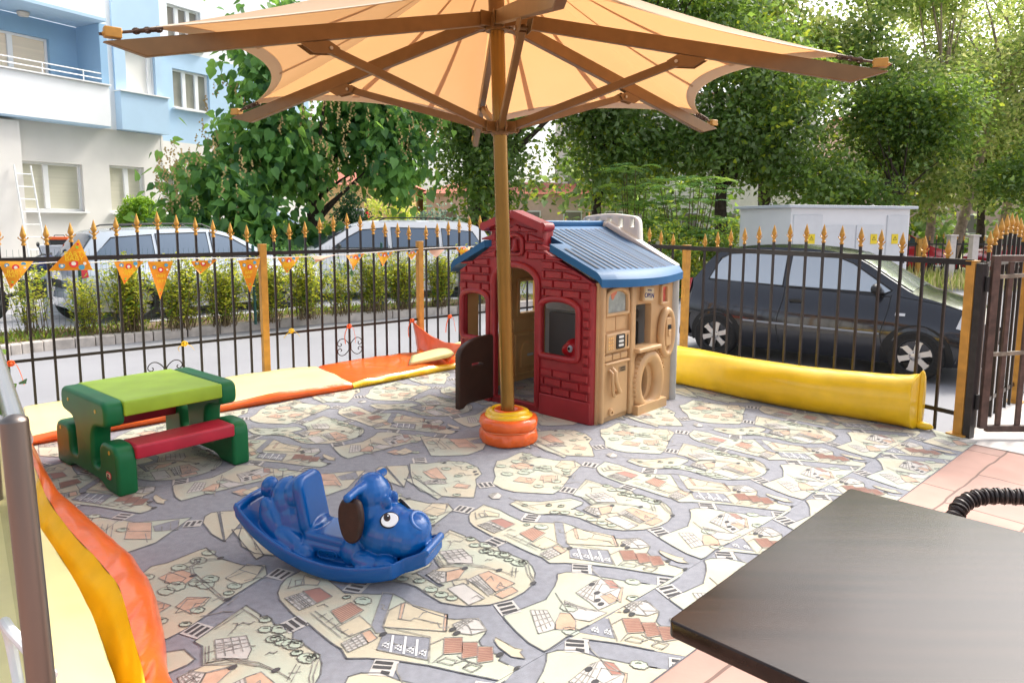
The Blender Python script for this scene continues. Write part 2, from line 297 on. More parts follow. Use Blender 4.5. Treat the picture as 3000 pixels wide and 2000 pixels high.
# ------------------------------------------------------------------ carpets
UX=V((.7289,.6846,0)).normalized(); NX=V((UX.y,-UX.x,0)); UL=.9757; V0=V((-.2005,2.3568,0))
CP={'I':{'A':[[-0.16,-0.786],[-0.21,-0.77],[-0.275,-0.755],[-0.316,-0.721],[-0.353,-0.671],[-0.37,-0.619],[-0.377,-0.51],[-0.378,-0.389],[-0.365,-0.403],[-0.365,-0.314],[-0.362,-0.227],[-0.355,-0.179],[-0.369,-0.12],[-0.316,-0.074],[-0.257,-0.006],[-0.187,0.095],[-0.127,0.204],[-0.067,0.306],[-0.051,0.33],[-0.009,0.323],[0.024,0.307],[0.014,0.27],[0.006,0.232],[0.033,0.22],[0.018,0.19],[0.041,0.164],[0.016,0.132],[0.029,0.105],[0.072,0.087],[0.091,0.075],[0.116,0.014],[0.103,-0.02],[0.051,-0.059],[0.036,-0.081],[0.008,-0.162],[-0.009,-0.233],[-0.008,-0.309],[-0.016,-0.355],[-0.047,-0.392],[-0.048,-0.384],[-0.114,-0.45],[-0.155,-0.494],[-0.153,-0.596],[-0.144,-0.682]],'B':[[-0.054,-0.699],[0.002,-0.711],[0.087,-0.614],[0.243,-0.538],[0.251,-0.457],[0.224,-0.443],[0.132,-0.438],[0.151,-0.434],[0.154,-0.279],[0.175,-0.278],[0.167,-0.304],[0.175,-0.395],[0.261,-0.401],[0.255,-0.405],[0.296,-0.514],[0.284,-0.56],[0.518,-0.667],[0.531,-0.566],[0.524,-0.557],[0.546,-0.545],[0.548,-0.512],[0.54,-0.474],[0.563,-0.453],[0.555,-0.415],[0.568,-0.381],[0.544,-0.339],[0.568,-0.314],[0.562,-0.288],[0.572,-0.199],[0.555,-0.15],[0.522,-0.1],[0.511,-0.091],[0.456,-0.044],[0.379,-0.022],[0.304,-0.019],[0.213,-0.046],[0.133,-0.106],[0.086,-0.182],[0.083,-0.261],[0.086,-0.34],[0.071,-0.391],[0.04,-0.439],[-0.014,-0.486],[0.043,-0.449],[-0.037,-0.507],[-0.066,-0.59]],'C':[[0.073,-0.973],[0.06,-0.881],[0.079,-0.804],[0.154,-0.712],[0.216,-0.64],[0.291,-0.657],[0.338,-0.678],[0.511,-0.767],[0.68,-0.837],[0.706,-0.909],[0.635,-0.994],[0.591,-1.112],[0.584,-1.173],[0.584,-1.252],[0.55,-1.251],[0.409,-1.222],[0.347,-1.235],[0.229,-1.134],[0.159,-1.042]],'D':[[0.919,-1.552],[0.99,-1.489],[1.13,-1.427],[1.192,-1.351],[1.187,-1.231],[1.129,-1.126],[1.047,-1.086],[0.989,-1.012],[0.864,-0.889],[0.785,-0.968],[0.723,-1.056],[0.708,-1.161],[0.74,-1.27],[0.818,-1.403]],'E':[[0.671,-1.531],[0.708,-1.601],[0.746,-1.624],[0.774,-1.611],[0.669,-1.267],[0.655,-1.377]],'H':[[0.744,-1.361],[0.798,-1.338],[0.746,-1.014],[0.704,-0.998]],'F':[[0.785,-1.609],[0.892,-1.535],[0.83,-1.431],[0.672,-1.26]],'G':[[0.298,-1.963],[0.33,-1.915],[0.392,-1.82],[0.428,-1.751],[0.652,-1.629],[0.432,-1.457],[0.287,-1.437],[0.14,-1.536],[0.104,-1.584]],'K':[[0.585,-0.032],[0.626,-0.02],[0.672,0.022],[0.698,0.095],[0.75,0.19],[0.804,0.276],[0.822,0.31],[0.392,0.3],[0.329,0.295],[0.273,0.295],[0.189,0.302],[0.155,0.3],[0.151,0.229],[0.168,0.145],[0.192,0.06],[0.202,0.045],[0.298,0.059],[0.405,0.073],[0.407,0.071],[0.506,0.026],[0.555,-0.005]]},'gray':[[[-0.039,-0.398],[-0.014,-0.362],[-0.171,-0.202],[-0.187,-0.154],[-0.214,-0.178],[-0.201,-0.229]],[[-0.195,-0.161],[-0.087,-0.024],[-0.172,0.071],[-0.267,-0.093]],[[0.479,-1.649],[0.6,-1.648],[0.553,-1.531],[0.467,-1.583]]],'pat':[['y',[[-0.019,-0.276],[0.05,-0.099],[-0.022,-0.019],[-0.174,-0.193],[-0.098,-0.273]]],['o',[[-0.033,-0.28],[-0.018,-0.275],[-0.095,-0.191],[-0.104,-0.198]]],['o',[[0.042,-0.107],[0.052,-0.102],[-0.018,-0.019],[-0.027,-0.028]]],['w',[[0.025,-0.037],[0.076,-0.033],[0.12,-0.005],[0.091,0.075],[0.034,0.06],[0.004,0.018]]],['s',[[-0.05,0.009],[-0.002,0.049],[-0.06,0.119],[-0.112,0.082]]],['s',[[-0.019,0.072],[0.019,0.106],[-0.035,0.168],[-0.083,0.144]]],['s',[[0.004,0.127],[0.041,0.161],[-0.011,0.222],[-0.058,0.196]]],['y',[[0.086,0.128],[0.09,0.173],[0.093,0.218],[0.108,0.244],[0.089,0.248],[0.077,0.285],[0.052,0.247],[0.055,0.183],[0.069,0.141]]],['b',[[-0.272,-0.617],[-0.21,-0.597],[-0.205,-0.503],[-0.275,-0.498]]],['w',[[-0.35,-0.616],[-0.278,-0.609],[-0.279,-0.497],[-0.348,-0.498]]],['y',[[-0.252,-0.671],[-0.207,-0.727],[-0.18,-0.644],[-0.205,-0.62]]],['s',[[-0.261,-0.415],[-0.173,-0.418],[-0.168,-0.335],[-0.275,-0.315]]],['y',[[-0.198,-0.315],[-0.202,-0.219],[-0.295,-0.222],[-0.304,-0.303]]],['o',[[-0.253,-0.213],[-0.22,-0.209],[-0.228,-0.148],[-0.268,-0.145]]],['w',[[-0.339,-0.206],[-0.258,-0.211],[-0.268,-0.145],[-0.347,-0.146]]],['w',[[0.175,-0.395],[0.211,-0.4],[0.248,-0.357],[0.194,-0.294],[0.167,-0.304]]],['o',[[0.249,-0.356],[0.337,-0.327],[0.256,-0.281],[0.197,-0.291]]],['y',[[0.211,-0.405],[0.262,-0.4],[0.342,-0.333],[0.25,-0.36]]],['t',[[0.169,-0.247],[0.244,-0.239],[0.232,-0.093],[0.152,-0.097]]],['o',[[0.334,-0.25],[0.386,-0.243],[0.399,-0.096],[0.294,-0.099]]],['w',[[0.273,-0.246],[0.33,-0.249],[0.293,-0.1],[0.262,-0.1]]],['o',[[0.314,-0.09],[0.371,-0.084],[0.366,-0.043],[0.281,-0.045],[0.278,-0.087]]],['p',[[0.342,-0.521],[0.435,-0.473],[0.414,-0.381],[0.38,-0.339],[0.306,-0.413]]],['o',[[0.369,-1.111],[0.429,-1.119],[0.463,-1.027],[0.398,-0.984],[0.342,-1.053]]],['o',[[0.188,-0.924],[0.266,-0.947],[0.304,-0.857],[0.237,-0.826]]],['y',[[0.364,-0.86],[0.439,-0.812],[0.398,-0.774],[0.298,-0.79]]],['y',[[0.612,-0.956],[0.656,-0.981],[0.7,-0.92],[0.649,-0.861]]],['o',[[0.335,-1.108],[0.389,-1.128],[0.42,-1.032],[0.369,-0.993]]],['o',[[0.313,-0.835],[0.37,-0.877],[0.433,-0.82],[0.34,-0.746]]],['y',[[0.54,-0.924],[0.644,-0.97],[0.711,-0.92],[0.619,-0.834],[0.563,-0.833]]],['o',[[0.888,-1.379],[0.999,-1.389],[0.925,-1.196],[0.866,-1.266]]],['o',[[0.875,-1.08],[0.926,-1.104],[0.964,-1.035],[0.916,-1.009]]],['w',[[0.8,-1.252],[0.876,-1.239],[0.886,-1.14],[0.783,-1.214]]],['o',[[0.401,-1.773],[0.486,-1.697],[0.427,-1.507],[0.336,-1.589]]],['o',[[0.134,-2.012],[0.192,-2.037],[0.233,-1.962],[0.135,-1.899]]],['o',[[-0.068,-1.819],[-0.002,-1.827],[0.035,-1.744],[-0.05,-1.737]]],['y',[[-0.026,-1.782],[0.071,-1.814],[0.067,-1.715],[-0.022,-1.713]]],['w',[[0.939,-0.855],[0.981,-0.866],[1.004,-0.849],[0.992,-0.808],[0.953,-0.786],[0.925,-0.811]]],['p',[[0.528,0.119],[0.649,0.108],[0.692,0.118],[0.689,0.219],[0.59,0.27],[0.496,0.26],[0.514,0.202]]],['o',[[0.58,0.2],[0.626,0.216],[0.615,0.267],[0.56,0.26]]],['b',[[0.692,0.118],[0.713,0.156],[0.689,0.219],[0.658,0.19]]],['w',[[0.451,0.128],[0.465,0.208],[0.506,0.294],[0.412,0.287],[0.384,0.239],[0.411,0.168]]],['o',[[0.374,0.175],[0.399,0.205],[0.374,0.253],[0.331,0.29],[0.281,0.237],[0.314,0.207]]],['w',[[0.304,0.087],[0.35,0.129],[0.304,0.213],[0.279,0.235],[0.215,0.214]]]],'lines':[['W',[[-0.178,-0.124],[-0.24,-0.049]]],['W',[[-0.149,-0.087],[-0.212,-0.011]]],['W',[[-0.129,-0.045],[-0.187,0.025]]],['W',[[-0.235,-0.075],[-0.213,-0.102],[-0.233,-0.104],[-0.243,-0.091],[-0.228,-0.084]]],['W',[[-0.211,-0.033],[-0.189,-0.06],[-0.209,-0.062],[-0.219,-0.049],[-0.205,-0.043]]],['W',[[-0.189,0.007],[-0.166,-0.019],[-0.187,-0.021],[-0.197,-0.009],[-0.182,-0.002]]],['W',[[-0.167,0.047],[-0.144,0.022],[-0.165,0.02],[-0.175,0.032],[-0.161,0.038]]],['k',[[-0.174,-0.193],[-0.096,-0.27],[-0.033,-0.28]]],['k',[[-0.102,-0.197],[-0.076,-0.158],[-0.056,-0.163],[-0.006,-0.065]]],['k',[[-0.169,-0.189],[-0.085,-0.029]]],['k',[[0.076,-0.033],[0.051,0.031],[0.09,0.067]]],['k',[[0.051,0.031],[0.034,0.06]]],['k',[[-0.154,0.1],[-0.119,0.102],[-0.101,0.141],[-0.127,0.149],[-0.154,0.1]]],['k',[[-0.117,0.146],[-0.078,0.155],[-0.075,0.177],[-0.11,0.183]]],['k',[[-0.11,0.183],[-0.076,0.188],[-0.062,0.22],[-0.103,0.22],[-0.11,0.183]]],['k',[[-0.086,-0.027],[-0.176,0.086]]],['k',[[-0.111,0.007],[-0.053,0.01]]],['k',[[-0.112,0.082],[-0.168,0.094]]],['k',[[0.539,-0.177],[0.488,-0.111],[0.461,-0.049]]],['k',[[0.555,-0.173],[0.502,-0.109],[0.475,-0.056]]],['k',[[0.269,-0.409],[0.323,-0.392],[0.369,-0.33],[0.427,-0.211],[0.44,-0.145]]],['k',[[0.295,-0.417],[0.384,-0.337]]],['k',[[0.325,-0.191],[0.365,-0.203],[0.349,-0.169]]],['k',[[0.331,-0.129],[0.36,-0.14],[0.351,-0.12]]],['k',[[0.194,-0.127],[0.222,-0.128],[0.221,-0.095]]],['k',[[0.293,-0.219],[0.273,-0.091]]],['k',[[0.278,-0.224],[0.254,-0.091]]],['k',[[0.211,-0.37],[0.21,-0.322]]],['k',[[0.184,-0.365],[0.18,-0.302]]],['k',[[0.178,-0.351],[0.215,-0.357]]],['k',[[0.173,-0.327],[0.219,-0.333]]],['k',[[0.489,-0.201],[0.429,-0.145]]],['k',[[0.495,-0.186],[0.435,-0.13]]],['k',[[0.449,-0.176],[0.482,-0.157]]],['k',[[-0.344,-0.197],[-0.301,-0.199]]],['k',[[-0.345,-0.177],[-0.3,-0.178]]],['k',[[-0.346,-0.158],[-0.297,-0.161]]],['k',[[-0.307,-0.261],[-0.277,-0.264]]],['k',[[-0.314,-0.225],[-0.279,-0.23]]],['k',[[0.594,-1.099],[0.504,-1.137],[0.473,-1.113],[0.46,-1.055],[0.476,-0.747]]],['k',[[0.597,-1.117],[0.505,-1.152],[0.465,-1.12],[0.446,-1.047],[0.466,-0.748]]],['k',[[0.619,-0.834],[0.707,-0.913]]],['k',[[0.55,-0.915],[0.628,-0.924]]],['k',[[0.463,-0.716],[0.521,-0.749]]],['k',[[0.342,-0.521],[0.328,-0.485],[0.393,-0.441],[0.343,-0.445],[0.321,-0.451]]],['k',[[0.435,-0.473],[0.418,-0.405],[0.433,-0.391]]],['k',[[0.302,-0.502],[0.269,-0.414]]],['k',[[0.313,-0.499],[0.281,-0.416]]],['k',[[0.285,-0.464],[0.319,-0.46]]],['k',[[0.362,-0.597],[0.498,-0.652],[0.512,-0.545]]],['k',[[0.366,-0.585],[0.493,-0.633]]],['k',[[0.386,-0.516],[0.427,-0.545],[0.443,-0.568],[0.431,-0.579]]],['k',[[0.263,-0.413],[0.345,-0.377],[0.4,-0.296],[0.425,-0.218]]],['k',[[0.262,-0.402],[0.338,-0.359],[0.388,-0.282]]],['k',[[-0.35,-0.616],[-0.348,-0.498]]],['k',[[-0.337,-0.613],[-0.335,-0.502]]],['k',[[-0.322,-0.613],[-0.321,-0.502]]],['k',[[-0.305,-0.611],[-0.304,-0.499]]],['k',[[-0.351,-0.6],[-0.279,-0.596]]],['k',[[-0.353,-0.552],[-0.277,-0.551]]],['k',[[-0.325,-0.453],[-0.321,-0.238]]],['k',[[-0.307,-0.453],[-0.296,-0.281]]],['k',[[-0.315,-0.404],[-0.284,-0.408]]],['k',[[-0.313,-0.356],[-0.28,-0.365]]],['k',[[-0.319,-0.309],[-0.281,-0.319]]],['k',[[-0.287,-0.476],[-0.258,-0.475],[-0.255,-0.447]]],['k',[[-0.252,-0.671],[-0.207,-0.727]]],['k',[[-0.307,-0.675],[-0.252,-0.671]]],['k',[[-0.307,-0.675],[-0.261,-0.736]]],['k',[[-0.346,-0.496],[-0.282,-0.521]]],['k',[[0.012,-0.617],[0.227,-0.518]]],['k',[[-0.019,-0.555],[-0.017,-0.704]]],['k',[[0.005,-0.548],[0.003,-0.686]]],['k',[[0.064,-0.555],[0.103,-0.566],[0.1,-0.539]]],['k',[[0.103,-0.505],[0.142,-0.516],[0.151,-0.493]]],['k',[[1.109,-1.301],[1.088,-1.26],[1.103,-1.237],[1.129,-1.243]]],['k',[[1.118,-1.395],[1.103,-1.327],[1.117,-1.294]]],['k',[[0.842,-1.42],[0.742,-1.08]]],['k',[[0.831,-1.102],[0.802,-1.043]]],['k',[[0.909,-1.399],[0.882,-1.143]]],['k',[[0.881,-1.057],[0.956,-1.025]]],['k',[[0.841,-1.225],[0.867,-1.219]]],['k',[[0.064,-2.056],[0.058,-1.968],[0.103,-2.002]]],['k',[[-0.003,-2.116],[-0.068,-1.99],[-0.057,-1.859]]],['k',[[-0.102,-1.951],[-0.162,-1.821]]],['k',[[0.126,-1.982],[0.225,-1.969]]],['k',[[0.177,-1.755],[0.236,-1.846],[0.29,-1.835]]],['k',[[0.268,-1.727],[0.377,-1.834]]],['k',[[0.425,-1.587],[0.403,-1.483]]],['k',[[-0.072,-1.823],[0.008,-1.67]]],['k',[[0.136,-1.844],[0.132,-1.725]]],['k',[[0.304,-1.832],[0.246,-1.682]]],['k',[[0.323,-1.815],[0.26,-1.621]]],['k',[[0.342,-1.799],[0.273,-1.586]]],['k',[[0.266,-2.031],[0.201,-1.872]]],['k',[[0.51,-1.621],[0.491,-1.561]]],['k',[[0.555,-1.635],[0.528,-1.553]]],['k',[[0.375,-1.665],[0.449,-1.599]]]],'cl':[[[0.492,-0.958],[0.516,-0.937]],[[0.434,-0.963],[0.452,-0.946]],[[0.429,-1.142],[0.451,-1.122]],[[0.366,-0.755],[0.383,-0.739]],[[0.325,-0.979],[0.348,-0.958]],[[0.504,-0.8],[0.517,-0.788]],[[0.573,-1.194],[0.593,-1.176]],[[0.528,-0.522],[0.543,-0.509]],[[0.539,-0.43],[0.56,-0.411]],[[0.501,-0.463],[0.518,-0.449]],[[0.53,-0.317],[0.554,-0.295]],[[0.532,-0.209],[0.554,-0.189]],[[0.51,-0.384],[0.526,-0.369]],[[0.52,-0.259],[0.533,-0.247]],[[0.554,-0.202],[0.568,-0.19]],[[0.299,-0.69],[0.313,-0.678]],[[-0.133,-0.395],[-0.11,-0.375]],[[0.115,-0.286],[0.133,-0.27]],[[0.122,-0.227],[0.14,-0.211]],[[0.136,-0.179],[0.151,-0.166]],[[0.123,-0.372],[0.139,-0.358]],[[0.078,-0.432],[0.094,-0.417]],[[0.044,-0.471],[0.06,-0.457]],[[0.514,-0.35],[0.534,-0.332]],[[0.54,-0.304],[0.557,-0.289]],[[0.496,-0.388],[0.514,-0.373]],[[0.541,-0.196],[0.552,-0.186]],[[-0.167,-0.46],[-0.157,-0.451]],[[0.513,-1.151],[0.537,-1.129]],[[0.303,-1.149],[0.323,-1.131]],[[0.239,-1.028],[0.262,-1.008]],[[0.46,-0.929],[0.487,-0.905]],[[0.542,-0.836],[0.561,-0.819]],[[0.238,-0.773],[0.256,-0.757]],[[-0.008,-0.635],[0.002,-0.626]],[[0.086,-0.551],[0.096,-0.542]],[[0.125,-0.501],[0.135,-0.492]],[[0.368,-0.991],[0.395,-0.967]],[[1.028,-1.333],[1.047,-1.316]],[[1.008,-1.195],[1.023,-1.182]],[[0.815,-1.331],[0.83,-1.317]],[[0.818,-0.979],[0.832,-0.967]],[[1.156,-1.259],[1.172,-1.245]],[[0.298,-1.963],[0.318,-1.946]],[[0.264,-1.784],[0.287,-1.764]],[[0.195,-1.882],[0.214,-1.866]],[[-0.046,-2.007],[-0.025,-1.987]],[[-0.156,-1.898],[-0.135,-1.879]],[[0.069,-1.697],[0.086,-1.682]],[[0.357,-1.702],[0.375,-1.685]]],'bars':[[[[-0.309,-0.037],[-0.27,0.011]],[[-0.329,-0.021],[-0.287,0.026]],[[-0.324,0.02],[-0.307,0.045]]],[[[-0.086,-0.536],[-0.054,-0.494]],[[-0.107,-0.527],[-0.08,-0.48]],[[-0.135,-0.52],[-0.104,-0.466]]],[[[0.231,-0.018],[0.288,0.004]],[[0.22,0.009],[0.278,0.029]],[[0.209,0.032],[0.268,0.052]]],[[[-0.435,-0.45],[-0.429,-0.393]],[[-0.408,-0.457],[-0.404,-0.396]],[[-0.383,-0.458],[-0.377,-0.398]]],[[[0.686,-0.817],[0.738,-0.845]],[[0.696,-0.798],[0.749,-0.82]],[[0.704,-0.767],[0.759,-0.791]]],[[[0.28,-0.634],[0.336,-0.657]],[[0.29,-0.611],[0.344,-0.634]],[[0.3,-0.587],[0.354,-0.611]]],[[[0.018,-1.022],[-0.004,-0.968]],[[0.042,-1.009],[0.018,-0.957]],[[0.067,-0.996],[0.043,-0.944]]],[[[-0.015,-1.599],[0.04,-1.565]],[[-0.032,-1.571],[0.025,-1.54]],[[-0.049,-1.543],[0.002,-1.51]]],[[[0.4,-1.904],[0.436,-1.858]],[[0.378,-1.888],[0.413,-1.839]],[[0.356,-1.87],[0.39,-1.82]]],[[[0.593,-1.541],[0.624,-1.579]],[[0.616,-1.527],[0.648,-1.571]],[[0.65,-1.536],[0.672,-1.557]]]],'dots':[[0.004,-0.011],[-0.001,0.017],[0.029,0.213],[0.021,0.307],[0.455,-0.046],[-0.2,-0.154],[1.101,-1.141],[1.122,-1.18],[0.858,-1.215],[1.082,-1.418],[0.593,-1.11],[0.448,-1.031],[0.326,-0.326],[0.425,-0.218],[0.481,-0.755],[0.155,-2.061],[0.12,-2.005],[0.078,-1.968],[0.067,-1.942]]}
def tw(a,b): return V0+UX*(UL*a)+NX*b
def halfplane(poly,p,n):
    out=[]
    for i in range(len(poly)):
        a=poly[i];b=poly[(i+1)%len(poly)];da=(a-p).dot(n);db=(b-p).dot(n)
        if da>=0: out.append(a)
        if (da>0)!=(db>0) and abs(da-db)>1e-9: out.append(a+(b-a)*(da/(da-db)))
    return out
BND=[(FA+FN*.03,FN),(RA+V((-.03,-.02,0)),V((-RD.y,RD.x,0))),(V((-3.35,4.55,0)),V((.76,.65,0))),(V((0,1.0,0)),V((0,1,0))),]
if (V((0,4,0))-RA).dot(BND[1][1])<0: BND[1]=(BND[1][0],-BND[1][1])
carp=[mat('carpet_road',(.225,.23,.26),.97,var=.1,vs=30,bump=.3,bs=400,spec=.1),
 mat('carpet_land',(.46,.49,.385),.97,spec=.1,vs=3.2,col2=(.52,.465,.335),bump=.3,bs=400,ramp=(.42,.58)),
 mat('carpet_orange',(.55,.35,.235),.97,var=.12,vs=14,spec=.1,bump=.3,bs=400),mat('carpet_cream',(.56,.48,.33),.97,var=.08,vs=14,spec=.1,bump=.3,bs=400),
 mat('carpet_white',(.53,.50,.46),.97,var=.05,vs=14,spec=.1,bump=.3,bs=400),mat('carpet_brown',(.34,.16,.12),.97,var=.1,spec=.1),
 mat('carpet_ink',(.035,.033,.035),.97,var=.3,vs=20,spec=.1),mat('carpet_line',(.24,.225,.20),.97,var=.4,vs=30,spec=.1),mat('carpet_paint',(.62,.62,.62),.97,spec=.1),mat('carpet_kerb_line',(.12,.12,.125),.97,var=.3,vs=30,spec=.1),mat('carpet_tree_green',(.43,.49,.38),.97,var=.06,vs=20,spec=.1)]
for _m in carp: _m.node_tree.nodes['Principled BSDF'].inputs['Sheen Weight'].default_value=.45; _m.node_tree.nodes['Principled BSDF'].inputs['Sheen Roughness'].default_value=.5  # sheen imitates the whitish glare over the far carpet
CI=dict(o=2,s=2,y=3,w=4,t=4,p=4,b=5)
def carpet(name,label,strips,bnd,krange):
    mb=MB()
    def poly(pts,z,mi):
        for p,n in bnd:
            pts=halfplane(pts,p,n)
            if len(pts)<3: return None
        mb.add([V((p.x,p.y,z)) for p in pts],[tuple(range(len(pts)))],mi); return pts
    def ok(p): return all((p-q).dot(n)>=0 for q,n in bnd)
    def ribbon(pts,w,z,mi):
        for a,b in zip(pts,pts[1:]):
            if not(ok(a) and ok(b)) or (b-a).length<1e-4: continue
            d=(b-a).normalized();n=V((-d.y,d.x,0))*w/2;e=d*w*.25
            mb.add([V((q.x,q.y,z)) for q in(a-n-e,b-n+e,b+n+e,a+n-e)],[(0,1,2,3)],mi)
    base=[V((-12,-4,0)),V((12,-4,0)),V((12,14,0)),V((-12,14,0))]
    for p,n in bnd: base=halfplane(base,p,n)
    k=len(base); mb.add([V((p.x,p.y,0)) for p in base]+[V((p.x,p.y,-.006)) for p in base],[tuple(range(k))]+[(i,i+k,(i+1)%k+k,(i+1)%k) for i in range(k)],0)
    cen=sum(base,V((0,0,0)))/k
    zi=0
    for si,(oa,ob) in enumerate(strips):
        for kk in krange:
            T=lambda q:tw(q[0]+oa+kk,q[1]+ob)
            if all((T((.2,-.9))-q).dot(n)<-1.9 for q,n in bnd[:1]): continue
            rr=random.Random(3)
            for i,(nm,pl) in enumerate(CP['I'].items()):
                pts=[T(q) for q in pl]
                if poly(list(pts),.0012+i*.0001,1): ribbon(pts+[pts[0]],.0055,.0032,9)
            for g in CP['gray']: poly([T(q) for q in g],.0022,0); ribbon([T(q) for q in g]+[T(g[0])],.004,.0034,7)
            for i,(c,pl) in enumerate(CP['pat']):
                pts=[T(q) for q in pl]
                if poly(list(pts),.0024+i*.00002,CI[c]):
                    ribbon(pts+[pts[0]],.0042,.0038,7)
                    if c in 's':
                        for j in range(1,9):
                            t=j/9; ribbon([pts[0].lerp(pts[-1],t),pts[1].lerp(pts[2],t)],.005,.004,5)
                    if c in 'wp' and len(pts)>3:
                        for a in(.25,.5,.75):
                            ribbon([pts[0].lerp(pts[-1],a),pts[1].lerp(pts[2],a)],.005,.004,7); ribbon([pts[0].lerp(pts[1],a),pts[-1].lerp(pts[2],a)],.004,.0041,7)
            for w_,pl in CP['lines']: ribbon([T(q) for q in pl],.0085 if w_=='W' else .0042,.0042,8 if w_=='W' else 7)
            for c,e in CP['cl']:
                c0,e0=T(c),T(e); r=(e0-c0).length*.9; n=9; pts=[]
                for j in range(n*4+1):
                    t=2*pi*j/(n*4); q=r*(1+.16*abs(math.sin(n*t/2)))*(1+.15*math.sin(2*t+r*90)); pts.append(c0+V((math.cos(t)*q,math.sin(t)*q,0)))
                poly(pts[:-1],.0026+.00003*(int(abs(c[0]*997+c[1]*131))%40),10); ribbon(pts,.0038,.0043,7); ribbon([c0+(p-c0)*.45 for p in pts[4:16]],.005,.0043,7)
            for bb in CP['bars']:
                ends=[(T(a),T(b)) for a,b in bb]; cc=sum((a+b for a,b in ends),V())/ (2*len(ends))
                d=(ends[1][1]-ends[1][0]).normalized(); n=V((-d.y,d.x,0)); L=max((b-a).length for a,b in ends)/2+.01; W=max(abs((((a+b)/2)-cc).dot(n)) for a,b in ends)+.016
                poly([cc-d*L-n*W,cc+d*L-n*W,cc+d*L+n*W,cc-d*L+n*W],.0030,4)
                for a,b in ends:
                    nn=n*.0075; poly([a-nn,b-nn,b+nn,a+nn],.0044,6)
            for q in CP['dots']:
                c0=T(q); poly([c0+UX*(.016*math.cos(2*pi*j/9))+NX*(.011*math.sin(2*pi*j/9)) for j in range(9)],.0046,6)
            # small scribbled houses and kerb-side ticks inside the islands
            for j in range(70):
                a=rr.uniform(-.4,1.2);b=rr.uniform(-2.1,.3); c0=T((a,b)); t=rr.choice([0.3,.9,1.9,2.6]);e1=V((math.cos(t),math.sin(t),0));e2=V((-e1.y,e1.x,0)); l=rr.uniform(.02,.06)
                inside=False
                for nm,pl in CP['I'].items():
                    cin=False;m=len(pl)
                    for q in range(m):
                        x1,y1=pl[q];x2,y2=pl[(q+1)%m]
                        if (y1>b)!=(y2>b) and a<(x2-x1)*(b-y1)/(y2-y1)+x1: cin=not cin
                    inside|=cin
                if inside:
                    if j%3==0: ribbon([c0,c0+e1*l,c0+e1*l+e2*l*.7,c0+e2*l*.7,c0],.005,.0036,7)
                    elif j%3==1: ribbon([c0,c0+e1*l*1.4+e2*.01,c0+e1*l*2],.005,.0036,7)
                    else: ribbon([c0,c0+e1*l*.5+e2*l*.4,c0+e1*l,c0+e1*l*1.4+e2*l*.3],.005,.0036,7)
    o=obj(name,mb,carp,smooth=None); tag(o,label,'carpet','play carpet strips with a printed street map'); return o
SEAM=(V0+NX*.307,-NX)
carpet('play_carpet','wide printed street map carpet under the toys, fading to white by the fence',[(0,0),(-.469,-2.182),(-.938,-4.364),(.469,2.182)],BND+[SEAM],range(-3,11))
carpet('play_carpet','narrow right hand strip of street map carpet next to the pink paving',[(.568,.346),(.1,-1.836),(1.037,2.528)],BND+[(V0+NX*.309,NX),(V0+NX*.64,-NX)],range(-3,11))
# ------------------------------------------------------------------ fences
def finial(mb,p,h,sc=1):
    # spearhead with collar and two little scrolls
    x,y,z=p
    mb.lathe([(.004,0),(.016,0),(.016,.012),(.011,.016),(.011,.03),(.018,.034),(.018,.042),(.010,.048),(.012,.055),(.021,.072),(.019,.085),(.011,.115),(.001,h)],p,10)
    for s in(-1,1):
        q=[V(p)+FDIR*s*a+V((0,0,b)) for a,b in((.008,.044),(.022,.046),(.030,.054),(.030,.062))]
        mb.tube(q,.004,5)
FDIR=FD
def make_bar_mesh(L):
    m=MB(); m.box((0,0,L/2),(.017,.017,L)); return mesh('bar',m,blackm,None)
barmesh={}
fin_me=None
def fence_run(name,label,A,D,bars,posts,rails,z0=.0,ang=None,post_w=.06,barw=.017,group=None):
    global FDIR,fin_me
    FDIR=V((1,0,0))
    t=thing(name,label,'fence',(A.x,A.y,z0),math.atan2(D.y,D.x),group)
    if fin_me is None:
        m=MB(); finial(m,(0,0,0),.15); fin_me=mesh('finial',m,gold,40)
    for s,zt in bars:
        L=zt-.15-z0; m=MB(); m.box((0,0,L/2),(barw,barw,L)); o=obj('bar',m,blackm,t,smooth=None); o.location=(s,0,0)
        f=bpy.data.objects.new('finial',fin_me); COL.objects.link(f); f.parent=o; f.location=(0,0,L)
    for s,h in posts:
        m=MB(); m.box((0,0,(h-z0)/2),(post_w,post_w,h-z0)); m.box((0,0,h-z0+.004),(post_w+.006,post_w+.006,.008)); m.box((0,0,.006),(post_w*2,post_w*2,.012)); o=obj('post',m,goldp,t,bevel=.003); o.location=(s,-.012,0)
    for s0,s1,z,w,h in rails:
        m=MB(); m.box(((s0+s1)/2,.002,z-z0),(s1-s0,w,h)); obj('rail',m,blackm,t,smooth=None)
    return t
b=[(s,z) for s,z in zip([-.174,-.025,.118,.276,.432,.586,.736,.889,1.035,1.184,1.328,1.475,1.617],[1.41,1.403,1.405,1.423,1.444,1.469,1.495,1.515,1.49,1.468,1.449,1.426,1.406])]
b+=[(s,z) for s,z in zip([1.862,2.011,2.165,2.314,2.456,2.602,2.747,2.892,3.03,3.18,3.317],[1.403,1.421,1.437,1.476,1.494,1.518,1.5,1.46,1.434,1.427,1.403])]
b+=[(3.532+.148*i,1.403+.11*(1-abs(i-5)/5)) for i in range(11)]+[(5.22+.148*i,1.403+.03*i) for i in range(4)]
b=[(-1.9+.149*i,1.40+.1*math.sin(i/11*pi)) for i in range(11)]+b
